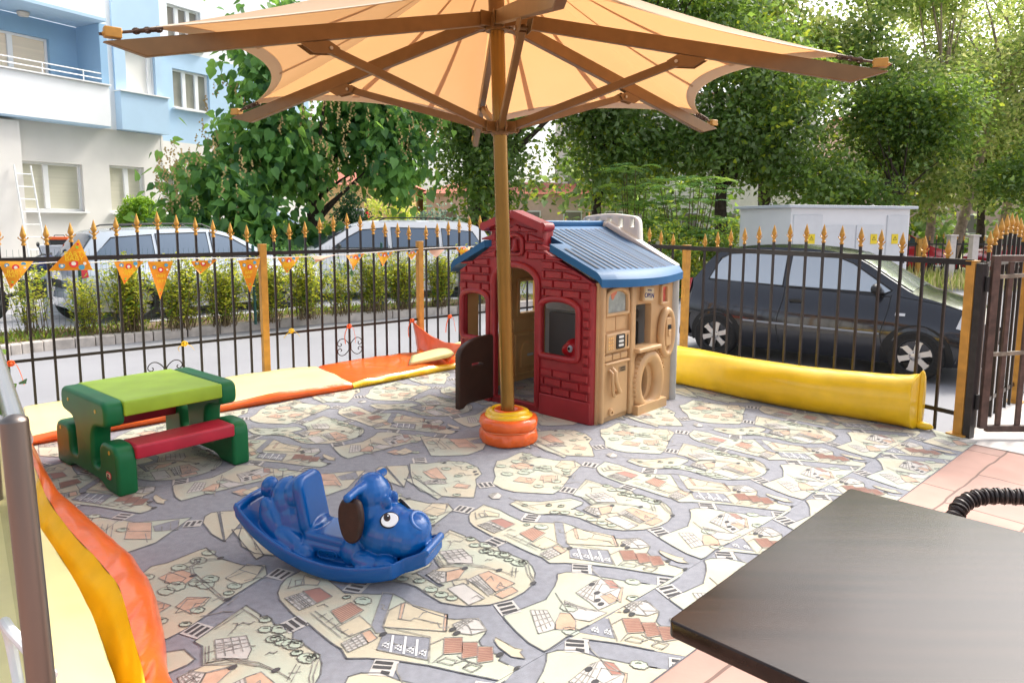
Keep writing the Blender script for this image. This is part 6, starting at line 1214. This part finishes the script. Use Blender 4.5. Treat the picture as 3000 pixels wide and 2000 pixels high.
# seed spikes of the catalpa
m=MB(); sp=[]
for i in range(170):
    e=random.choice([(-5.1,15.7,3.3,1.6,.9,1.3),(-6.2,14.6,2.1,1.0,.7,.8),(-3.5,15.9,3.6,1.3,.9,1.6),(-2.6,16.2,3.8,1.0,.8,1.5)])
    d=V((random.gauss(0,1),-abs(random.gauss(0,1)),random.gauss(.25,.8))).normalized(); p=V((e[0]+d.x*e[3],e[1]+d.y*e[4],e[2]+d.z*e[5]))
    for k in range(9):
        q=p+V((random.gauss(0,.045)*(1-k/9),random.gauss(0,.045)*(1-k/9),k*.033)); a=random.random()*6
        m.add([q,q+V((.028*math.cos(a),.028*math.sin(a),.018)),q+V((0,0,.045)),q+V((-.026*math.cos(a),-.026*math.sin(a),.02))],[(0,1,2,3)])
m.xf(Matrix.Translation(V((4.75,-17,.2)))); obj('seed_spikes',m,mat('seed_tan',(.42,.30,.12),.8,var=.25,vs=4),ct,smooth=None)
def bush(label,base,ells,nclump,per,cr,size,mats,weights=None,name='bush',cat='bush',group=None,stems=6,**kw):
    base=V(base); t=thing(name,label,cat,tuple(base),0,group); o,c=crown('foliage',t,ells,nclump,per,cr,size,mats,weights,loc=tuple(base),**kw)
    m=MB()
    for j in rng.choice(len(c),min(stems,len(c)),replace=False):
        q=V(c[j])-base; m.tube(bez(V((q.x*.15,q.y*.15,-.02)),V((q.x*.3,q.y*.3,q.z*.5)),q,n=5),[.016,.014,.012,.01,.008,.005],5)
    obj('stem',m,twig,t,smooth=60); return t
bush('broad low bush of heart shaped leaves between the estate car and the catalpa',(-6.0,14.9,-.2),[(-6.2,14.9,1.0,1.5,1.0,.75),(-5.0,15.2,.8,1.0,.9,.7),(-4.3,15.6,.6,.8,.8,.6)],150,13,.36,.24,LM['catalpa'],[3,2,3],droop=1.0,flat=1.1,asp=.9,thr=-.5,heart=True)
# maples
MW=[3,4,4,1.2]
tree('tall dark maple whose thick trunk stands left of the parasol pole',(-.95,20.5,-.3),[(-1.2,20,4.9,1.7,1.8,2.6),(.6,20,5.6,2.6,2.2,3.4),(-.9,19.3,2.6,1.3,1.2,1.1),(1.6,19.6,3.0,1.6,1.6,1.3)],620,34,.62,.17,LM['maple'],MW,trunk=(.27,3.2),nbr=22,thr=-.10)
tree('tall maple in the middle behind the playhouse roof',(2.6,22,-.3),[(3.3,21.5,5.6,2.7,2.3,3.3),(2.6,20.8,3.2,2.2,1.5,1.2),(4.4,21.5,8.6,2.6,2.2,2.4)],640,34,.62,.17,LM['maple'],MW,trunk=(.16,3.5),nbr=20,thr=-.10)
tree('maple with a forked trunk above the feathery shrub',(6.3,21.5,-.3),[(6.6,21,5.6,2.3,2.2,2.9),(7.9,21.3,4.2,1.9,1.7,1.7),(5.6,20.6,4.2,1.7,1.6,1.4),(8.9,20.8,2.8,1.6,1.3,.9)],640,34,.60,.17,LM['maple'],MW,trunk=(.2,3.2),nbr=20,thr=-.10)
tree('bright sunlit maple top rising behind the right parasol corner',(8.8,25,-.3),[(8.6,25,8.8,2.9,2.4,3.0),(10.6,25,6.6,2.0,2.0,2.2)],460,32,.66,.2,LM['poplar'],[3,4,2],trunk=(.22,5),nbr=16,thr=-.08)
tree('dark green locust tree between the maples and the pale birches',(11.6,22.5,-.3),[(11.2,22,3.9,1.9,1.6,1.7),(10.4,21.8,2.4,1.5,1.3,.8),(12.6,22.3,4.6,1.6,1.6,1.5)],400,34,.55,.15,LM['maple'],[4,4,2,1],trunk=(.10,3.0),lean=(.7,0),nbr=14)
tree('slim birch with a straight pale trunk right of the cabin',(14.6,25,-.3),[(14.2,25,5.6,2.0,1.8,2.6),(14.6,25,9.0,2.4,2.0,2.8)],330,28,.62,.15,LM['poplar'],[4,3,3],trunk=(.13,6.5),lean=(.25,0),barkm=barkp,nbr=16,thr=-.02)
tree('leaning pale birch second from the right',(15.7,25.5,-.3),[(17.2,25.5,7.2,2.2,1.9,3.2),(16.2,25.3,4.2,1.8,1.6,1.6)],330,28,.62,.15,LM['poplar'],[3,4,2],trunk=(.15,7.5),lean=(1.6,0),barkm=barkp,nbr=16,thr=-.02)
tree('thin dark stemmed tree behind the two birches',(16.9,27,-.3),[(17.5,27,3.8,2.2,1.7,1.5),(19.4,26.5,4.6,2.0,1.7,2.0),(20.5,26.5,7.6,2.2,1.9,2.6)],420,28,.6,.16,LM['poplar'],[3,2,4],trunk=(.10,4.5),lean=(.5,0),nbr=14,thr=-.05)
tree('tall pale poplar in the top right corner',(19.8,29,-.3),[(19.6,29,10.2,2.6,2.2,3.6),(22.4,29,6.5,2.2,2.0,3.6),(16.0,30,11.0,2.4,2.0,2.6)],360,28,.7,.18,LM['poplar'],[3,4,1],trunk=(.16,8),lean=(.8,0),barkm=barkp,nbr=16,thr=.02)
tree('bushy mid green tree filling the gap right of the cabin roof',(12.6,24,-.3),[(12.4,24,4.8,2.2,1.8,2.6),(13.6,23.6,2.6,1.9,1.4,1.2),(11.8,24.5,8.6,2.4,2.0,2.6)],480,32,.6,.17,LM['poplar'],[4,2,3],trunk=(.13,3.6),nbr=14,thr=-.12)
tree('soft green tree behind the leaning birch',(18.4,28,-.3),[(18.2,28,5.2,2.6,2.0,3.2),(21.5,28,4.6,2.4,2.0,2.6)],480,32,.66,.18,LM['poplar'],[4,3,2],trunk=(.14,4),nbr=14,thr=-.12)
tree('low dark tree at the right border behind the fence spikes',(17.8,21.8,-.3),[(17.3,21.8,3.4,2.0,1.5,1.1),(15.6,22,2.7,1.3,1.1,.7),(18.5,21.5,4.6,1.4,1.4,1.0)],300,32,.5,.14,LM['maple'],[4,3,2,1],trunk=(.09,2.6),lean=(-.4,0),nbr=12)
# far-off wood closing the view
me_o,_c=crown('wood',None,[(x,44+6*math.sin(x),2.2+1.2*math.sin(x*1.7),4,2.5,2.4) for x in range(-30,44,5)],700,16,1.2,.5,LM['maple'],[2,3,4,1],thr=-.6)
tag(me_o,'far off band of trees closing the view between the houses','wood',kind='stuff')
# feathery sumac shrub: arching pinnate fronds
def frond_shrub(label,base,n,h,spread,mats):
    base=V(base); t=thing('sumac_shrub',label,'shrub',tuple(base),0); m=MB(); P=[];Nn=[];A=[];Sz=[];Mi=[]
    for s in range(n):
        a=random.uniform(0,2*pi); hh=h*random.uniform(.45,1.0); r0=spread*random.uniform(.1,.75); st=V((r0*math.cos(a),r0*math.sin(a)*.8,hh)); m.tube([V((st.x*.3,st.y*.3,-.02)),V((st.x*.7,st.y*.7,hh*.6)),st],[.018,.014,.008],5)
        for k in range(8):
            b=random.uniform(0,2*pi); L=random.uniform(.42,.72); d=V((math.cos(b),math.sin(b),.55)); cur=bez(st,st+d*L*.6,st+V((d.x*L,d.y*L,.12*L)),n=9); mi=random.randrange(len(mats))
            for i in range(1,10):
                tang=(cur[i]-cur[i-1]).normalized(); sdv=tang.cross(V((0,0,1))).normalized()
                for sg in(-1,1):
                    P.append(cur[i]);A.append((sdv*sg+tang*.55+V((0,0,-.25))));Nn.append(V((random.gauss(0,.2),random.gauss(0,.2),1)));Sz.append(.15*(1-.45*abs(i-4.5)/5));Mi.append(mi)
    me=leaf_mesh('foliage',np.array(P),np.array(Nn),np.array(A),np.array(Sz),np.array(Mi),mats,.15,.38); o=bpy.data.objects.new('foliage',me); COL.objects.link(o); o.parent=t
    obj('stem',m,twig,t,smooth=60); return t
frond_shrub('feathery light green sumac shrub left of the white cabin',(4.3,17.4,-.3),34,2.75,1.15,LM['sumac'])
frond_shrub('smaller sumac shrub half hidden behind the basketball board',(3.1,18.0,-.3),16,3.1,.6,LM['sumac'])
bush('wild yellow green bush at the roadside between playhouse and hatchback',(3.9,16.4,-.3),[(3.6,16.3,.55,.9,.7,.85),(4.6,16.6,.6,.8,.6,.9)],150,34,.26,.085,LM['hedge'],[3,2,4],thr=-.6)
bush('dark tangled bush beside the transformer cabin wall',(5.0,16.4,-.3),[(5.2,16.4,.6,.7,.6,.8)],80,34,.26,.09,LM['maple'],[3,3,2,2],thr=-.6)
bush('wild bush at the roadside directly behind the playhouse',(2.1,16.8,-.3),[(2.2,16.8,.55,1.0,.7,.85)],110,30,.26,.09,LM['hedge'],[3,1,4],thr=-.6)
# dry grass verge by the trunks
P=np.c_[rng.uniform(-3,13,9000),rng.uniform(18,24,9000),np.full(9000,-.3)]; me=leaf_mesh('verge_grass',P,rng.normal(size=P.shape),rng.normal(size=P.shape)*.25+np.array([0,0,1]),rng.uniform(.25,.6,9000),rng.integers(0,2,9000),[leafmat('grass_green',(.2,.26,.06),(.4,.45,.1)),leafmat('grass_dry',(.5,.42,.2),(.6,.5,.25))],.1,.06)
g_=bpy.data.objects.new('verge_grass',me); COL.objects.link(g_); tag(g_,'rough dry grass on the verge under the trees','grass',kind='stuff')
m=MB(); m.add([V(p) for p in((-30,17.6,-.296),(2,17.0,-.296),(9,19,-.296),(60,19,-.296),(60,90,-.296),(-60,90,-.296),(-60,30,-.296))],[(0,1,2,3,4,5,6)]); tag(obj('verge',m,mat('verge_earth',(.26,.25,.13),.95,var=.35,vs=2,bump=.3),smooth=None),'grassy earth verge beyond the lane',kind='structure')
# clipped topiary, conifers
t=thing('topiary','clipped round topped topiary bush by the white wall','topiary',(-8.64,16.5,-.18))
crown('foliage',t,[(-8.64,16.5,.85,.43,.43,.95),(-8.64,16.5,1.45,.40,.40,.5)],900,22,.07,.055,LM['topiary'],loc=(-8.64,16.5,-.18),shell=9,thr=-2,flat=1); m=MB(); m.tube([V((0,0,0)),V((0,0,1.2))],.05,8); obj('trunk',m,bark,t)
bush('golden yellow conifer glowing beyond the white people carrier',(-4.0,23,-.2),[(-4.0,23,1.2,.75,.6,1.2),(-3.5,23,.9,.6,.5,.9)],120,26,.28,.12,LM['gold'],name='conifer',thr=-.7,droop=-.3)
bush('blue grey juniper bush right of the golden conifer',(-2.5,22.5,-.2),[(-2.5,22.5,.9,1.0,.7,.95)],110,28,.28,.11,LM['bluebush'],name='conifer',thr=-.6)
bush('narrow dark thuja beside the catalpa trunk',(-4.45,19.3,-.2),[(-4.45,19.3,1.1,.5,.45,1.25)],140,26,.2,.10,LM['thuja'],name='conifer',thr=-2)
bush('lime green shrub at the foot of the catalpa trunk',(-4.9,18.2,-.2),[(-5.0,18.2,.7,.8,.6,.8)],80,24,.26,.12,LM['hedge'],thr=-.6)
bush('dark green shrub row in front of the white people carrier bonnet',(-4.4,14.0,-.172),[(-4.6,14.0,.45,.9,.5,.6),(-3.6,14.6,.35,.6,.5,.5)],120,24,.22,.10,LM['catalpa'],[2,1,3],thr=-.6)
# hedge bed shrubs
HB=[((-6.75,9.85),1.0,'leggy hedge shrub at the far left end of the bed'),((-6.15,10.15),.75,'thin sprig of hedge between the leggy shrub and the first green post'),((-5.55,10.15),1.05,'dense yellow green hedge shrub right of the first green post'),((-4.95,10.45),1.05,'hedge shrub in front of the estate car rear door'),((-4.45,10.85),.95,'hedge shrub left of the middle green post'),((-3.9,11.25),.98,'hedge shrub right of the middle green post'),((-3.4,11.65),1.0,'bright hedge shrub in front of the estate bonnet'),((-2.95,12.1),.92,'loose hedge shrub below the white bonnet'),((-2.45,12.5),1.0,'hedge shrub left of the third green post'),((-2.0,12.9),1.02,'hedge shrub right of the third green post'),((-1.4,13.3),1.0,'hedge shrub behind the second ochre fence post'),((-.75,13.8),1.05,'hedge shrub just left of the playhouse'),((-.05,14.4),1.0,'hedge shrub hidden mostly by the playhouse')]
for i,((x,y),h,l) in enumerate(HB):
    b=V((x,y,-.18)); t=thing('hedge_shrub',l,'shrub',tuple(b),0,'shrubs in the hedge bed'); P=[];A=[];Sz=[];m=MB(); Nn=[]
    sparse=i in(0,1,7)
    for s in range(26 if sparse else 66):
        a=random.uniform(0,2*pi); r=random.uniform(0,.34); p0=V((r*math.cos(a)*.6,r*math.sin(a)*.6,0)); hh=h*random.uniform(.6,1.1); p1=p0+V((random.gauss(0,.16),random.gauss(0,.12),hh)); cur=bez(p0,p0.lerp(p1,.5)+V((random.gauss(0,.05),random.gauss(0,.05),.05)),p1,n=10); m.tube([cur[0],cur[5],cur[10]],[.006,.004,.002],4,cap=False)
        for k in range(34 if sparse else 44):
            u=random.uniform(.12,1)**.8; q=cur[min(9,int(u*10))].lerp(cur[min(10,int(u*10)+1)],random.random()); aa=random.uniform(0,2*pi); P.append(q+V((random.gauss(0,.035),random.gauss(0,.035),random.gauss(0,.02)))); A.append((math.cos(aa),math.sin(aa),random.uniform(.1,.9))); Nn.append((random.gauss(0,.5),random.gauss(0,.5),1)); Sz.append(random.uniform(.04,.085))
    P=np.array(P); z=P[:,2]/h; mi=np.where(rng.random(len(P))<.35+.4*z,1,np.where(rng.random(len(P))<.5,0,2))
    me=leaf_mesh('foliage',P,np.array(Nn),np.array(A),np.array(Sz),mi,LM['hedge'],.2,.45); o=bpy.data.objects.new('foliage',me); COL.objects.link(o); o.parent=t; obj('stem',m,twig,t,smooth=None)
# bed weeds
n=5200; kk=rng.integers(0,len(kl)-1,n); uu=rng.random(n); oo=rng.uniform(.2,1.1,n)
P=np.array([tuple(kl[k].lerp(kl[k+1],u)+V((-.73,.68,0))*o_) for k,u,o_ in zip(kk,uu,oo)]); P[:,2]=-.18
me=leaf_mesh('weeds',P,rng.normal(size=P.shape),rng.normal(size=P.shape)*.5+np.array([0,0,.8]),rng.uniform(.03,.13,n),rng.choice(3,n,p=[.45,.3,.25]),[LM['hedge'][2],LM['hedge'][0],leafmat('dead_leaf',(.17,.11,.06),(.2,.12,.05),.15)],.1,.2)
g_=bpy.data.objects.new('weeds',me); COL.objects.link(g_); tag(g_,'low weeds and dead leaves on the soil of the hedge bed','weeds',kind='stuff')
# green wire fence in the bed
t=thing('wire_fence','thin green wire mesh fence on dark green posts in the hedge bed','fence',(-6.64,10.3,-.18)); gp=mat('dark_green_paint',(.01,.07,.055),.4)
ps=[V(p)-V((-6.64,10.3,0)) for p in((-7.6,9.2,0),(-6.30,10.28,0),(-4.02,10.98,0),(-2.33,12.62,0),(-.4,14.1,0))]
for p in ps: m=MB(); m.tube([p,p+V((0,0,1.22))],.022,10); m.ell(p+V((0,0,1.22)),.024,nu=6,nv=10); obj('post',m,gp,t)
m=MB()
for a,b in zip(ps,ps[1:]):
    for z in np.arange(.1,1.2,.1): m.bar(a+V((0,0,z)),b+V((0,0,z)),.0025,.0025)
    L=(b-a).length
    for k in range(int(L/.07)): q=a.lerp(b,k*.07/L); m.bar(q+V((0,0,.05)),q+V((0,0,1.2)),.0025,.0025,up=(1,0,0))
obj('mesh',m,mat('wire_green',(.05,.12,.10),.5,metal=.3),t,smooth=None)
# ------------------------------------------------------------------ foreground table, chair, balustrade
TA=V((.915,1.838,0)); e1=V((-.633,-.643,0)).normalized(); e2=V((.76,-.64,0)); e2=(e2-e1*e2.dot(e1)).normalized()
t=thing('dining_table','dark brown laminate restaurant table in the right foreground','table',tuple(TA+e1*.45+e2*.45))
wen=mat('wenge_laminate',(.018,.010,.007),.19,var=.45,vs=26,stretch=(1,1,1),spec=.38,bump=.02,bs=300)
nt=wen.node_tree; 
for n in nt.nodes:
    if n.type=='TEX_NOISE':
        mp=nt.nodes.new('ShaderNodeMapping'); mp.inputs['Rotation'].default_value=(0,0,R(40)); mp.inputs['Scale'].default_value=(.10,1.6,1)
        for l in list(n.inputs['Vector'].links): sck=l.from_socket; nt.links.remove(l); nt.links.new(sck,mp.inputs[0]); nt.links.new(mp.outputs[0],n.inputs['Vector'])
m=MB(); place(m,plate([rrect(0,.90,0,.90,.012,3)],.032,.004,3),TA+V((0,0,.724)),e1,e2,V((0,0,1))); obj('table_top',m,wen,t,world=True,smooth=40)
m=MB(); c=TA+e1*.45+e2*.45; m.tube([c+V((0,0,.03)),c+V((0,0,.705))],.035,16); m.box(c+V((0,0,.70)),(.35,.35,.012)); obj('column',m,blackm,t,world=True)
m=MB(); m.lathe([(.001,.03),(.05,.03),(.21,.018),(.22,.0)],c,28); obj('base',m,blackm,t,world=True)
t=thing('wicker_chair','dark brown woven armchair whose curved armrest shows beyond the table','chair',(1.95,2.15,0)); wick=mat('wicker_brown',(.045,.032,.028),.4,var=.35,vs=30)
def wicker(path,r,n=16):
    m=MB(); pts=path; L=0
    cum=[0]
    for a,b in zip(pts,pts[1:]): L+=(b-a).length; cum.append(L)
    NN=int(L/.0035)
    def at(s):
        i=max(0,min(len(pts)-2,int(np.searchsorted(cum,s))-1)); return pts[i].lerp(pts[i+1],(s-cum[i])/max(1e-6,cum[i+1]-cum[i]))
    P=[at(L*i/NN) for i in range(NN+1)]; m.tube(P,r*.86,n)
    pitch=.0145; turns=int(L/pitch)
    u=None
    for h in(0,1):
        hp=[]
        for i in range(turns*14):
            s=L*i/(turns*14); c=at(s); d=(at(min(L,s+.004))-at(max(0,s-.004))).normalized()
            if u is None: u=d.orthogonal().normalized()
            u=(u-d*u.dot(d)).normalized(); w=d.cross(u); a=2*pi*s/pitch/1.0*(1 if h==0 else -1)+h; rr=r*(1.0+.10*math.sin(s/pitch*pi*1.0+h*pi)); hp.append(c+u*math.cos(a)*rr+w*math.sin(a)*rr)
        m.tube(hp,.0042,5,cap=False)
    return m
arm=spline([V((1.285,1.975,.30)),V((1.29,1.985,.50)),V((1.305,1.995,.585)),V((1.37,2.035,.625)),V((1.47,2.035,.640)),V((1.62,1.96,.648)),V((1.95,1.70,.66)),V((2.10,1.58,.665))],10)
obj('armrest',wicker(arm,.0205),wick,t,world=True,smooth=60)
off=V((-.34,-.42,0)); obj('armrest',wicker([p+off for p in arm],.0205),wick,t,world=True,smooth=60)
m=MB(); q0=V((1.33,1.99,.40))-V((.63,.78,0))*.53; ax1=V((.78,-.63,0)); ax2=V((.63,.78,0)); place(m,plate([rrect(0,.52,0,.54,.04)],.06,.02),q0,ax1,ax2,V((0,0,1))); obj('seat',m,wick,t,world=True)
m=MB(); place(m,plate([rrect(0,.54,-.25,.25,.06)],.05,.02),q0+ax1*.60+V((0,0,.27)),ax2,(V((0,0,1))+ax1*.15).normalized()); obj('backrest',m,wick,t,world=True)
for a,b in((.03,.03),(.03,.51),(.5,.03),(.5,.51)):
    m=MB(); p=q0+ax1*a+ax2*b; m.tube([V((p.x,p.y,.0)),V((p.x,p.y,.41))],.02,10); obj('leg',m,wick,t,world=True)
# balustrade
t=thing('balustrade','brushed steel post and handrail with a glass panel at the left border','balustrade',(-.72,1.035,0))
m=MB(); m.tube([V((-.705,1.0,0)),V((-.730,1.028,.55)),V((-.775,1.072,1.136))],.0195,36); m.lathe([(.0195,0),(.0185,.004),(.012,.009),(.001,.012)],(-.775,1.072,1.136),36); obj('post',m,chrome,t,world=True,smooth=50)
m=MB(); r0=V((-.79,1.105,1.095)); r1=V((-2.1,2.78,1.095)); m.tube([r0,r1],.0165,20); obj('handrail',m,mat('rail_steel',(.55,.55,.56),.25,metal=.9),t,world=True,smooth=50)
gl=bpy.data.materials.new('clear_glass'); gl.use_nodes=True; nt=gl.node_tree; nt.nodes.remove(nt.nodes['Principled BSDF']); a=nt.nodes.new('ShaderNodeBsdfTransparent'); a.inputs[0].default_value=(.93,.96,.93,1); b=nt.nodes.new('ShaderNodeBsdfGlossy'); b.inputs['Roughness'].default_value=.03; mx=nt.nodes.new('ShaderNodeMixShader'); fr_=nt.nodes.new('ShaderNodeFresnel'); nt.links.new(fr_.outputs[0],mx.inputs[0]); nt.links.new(a.outputs[0],mx.inputs[1]); nt.links.new(b.outputs[0],mx.inputs[2]); nt.links.new(mx.outputs[0],nt.nodes['Material Output'].inputs[0])
m=MB(); m.bar(V((-.86,1.20,.58)),V((-2.05,2.72,.58)),.008,.92); obj('glass_panel',m,gl,t,world=True,smooth=None)
m=MB(); m.tube([V((-2.1,2.78,0)),V((-2.1,2.78,1.09))],.0205,20); obj('post',m,chrome,t,world=True,smooth=50)
m=MB(); m.tube(spline([V((-.735,1.055,.72)),V((-.80,1.10,.735)),V((-.88,1.17,.725)),V((-.96,1.26,.69)),V((-.99,1.31,.62)),V((-.95,1.27,.55)),V((-.87,1.17,.58)),V((-.76,1.06,.66))],8),.0095,10); tag(obj('white_cable',m,white,loc=(-.87,1.17,.6)),'white cable loop hanging from the steel post','cable')
t=thing('potted_plant','leafy potted plant with red flowers behind the glass at the left border','plant',(-3.06,3.12,0)); m=MB(); m.lathe([(.001,0),(.15,0),(.20,.32),(.21,.34),(.19,.34),(.17,.28),(.001,.27)],(0,0,0),24); obj('pot',m,mat('terracotta',(.4,.17,.09),.8,var=.1),t)
crown('foliage',t,[(-2.98,3.12,.70,.52,.4,.36)],150,20,.13,.07,[LM['catalpa'][0],LM['catalpa'][2],LM['catalpa'][1]],loc=(-3.06,3.12,0),thr=-2)
crown('flowers',t,[(-2.93,3.08,.72,.50,.38,.32)],50,16,.06,.035,[mat('petal_red',(.55,.05,.05),.6,trans=.2),mat('petal_pink',(.6,.22,.2),.6,trans=.2)],loc=(-3.06,3.12,0),thr=-2,shell=5)
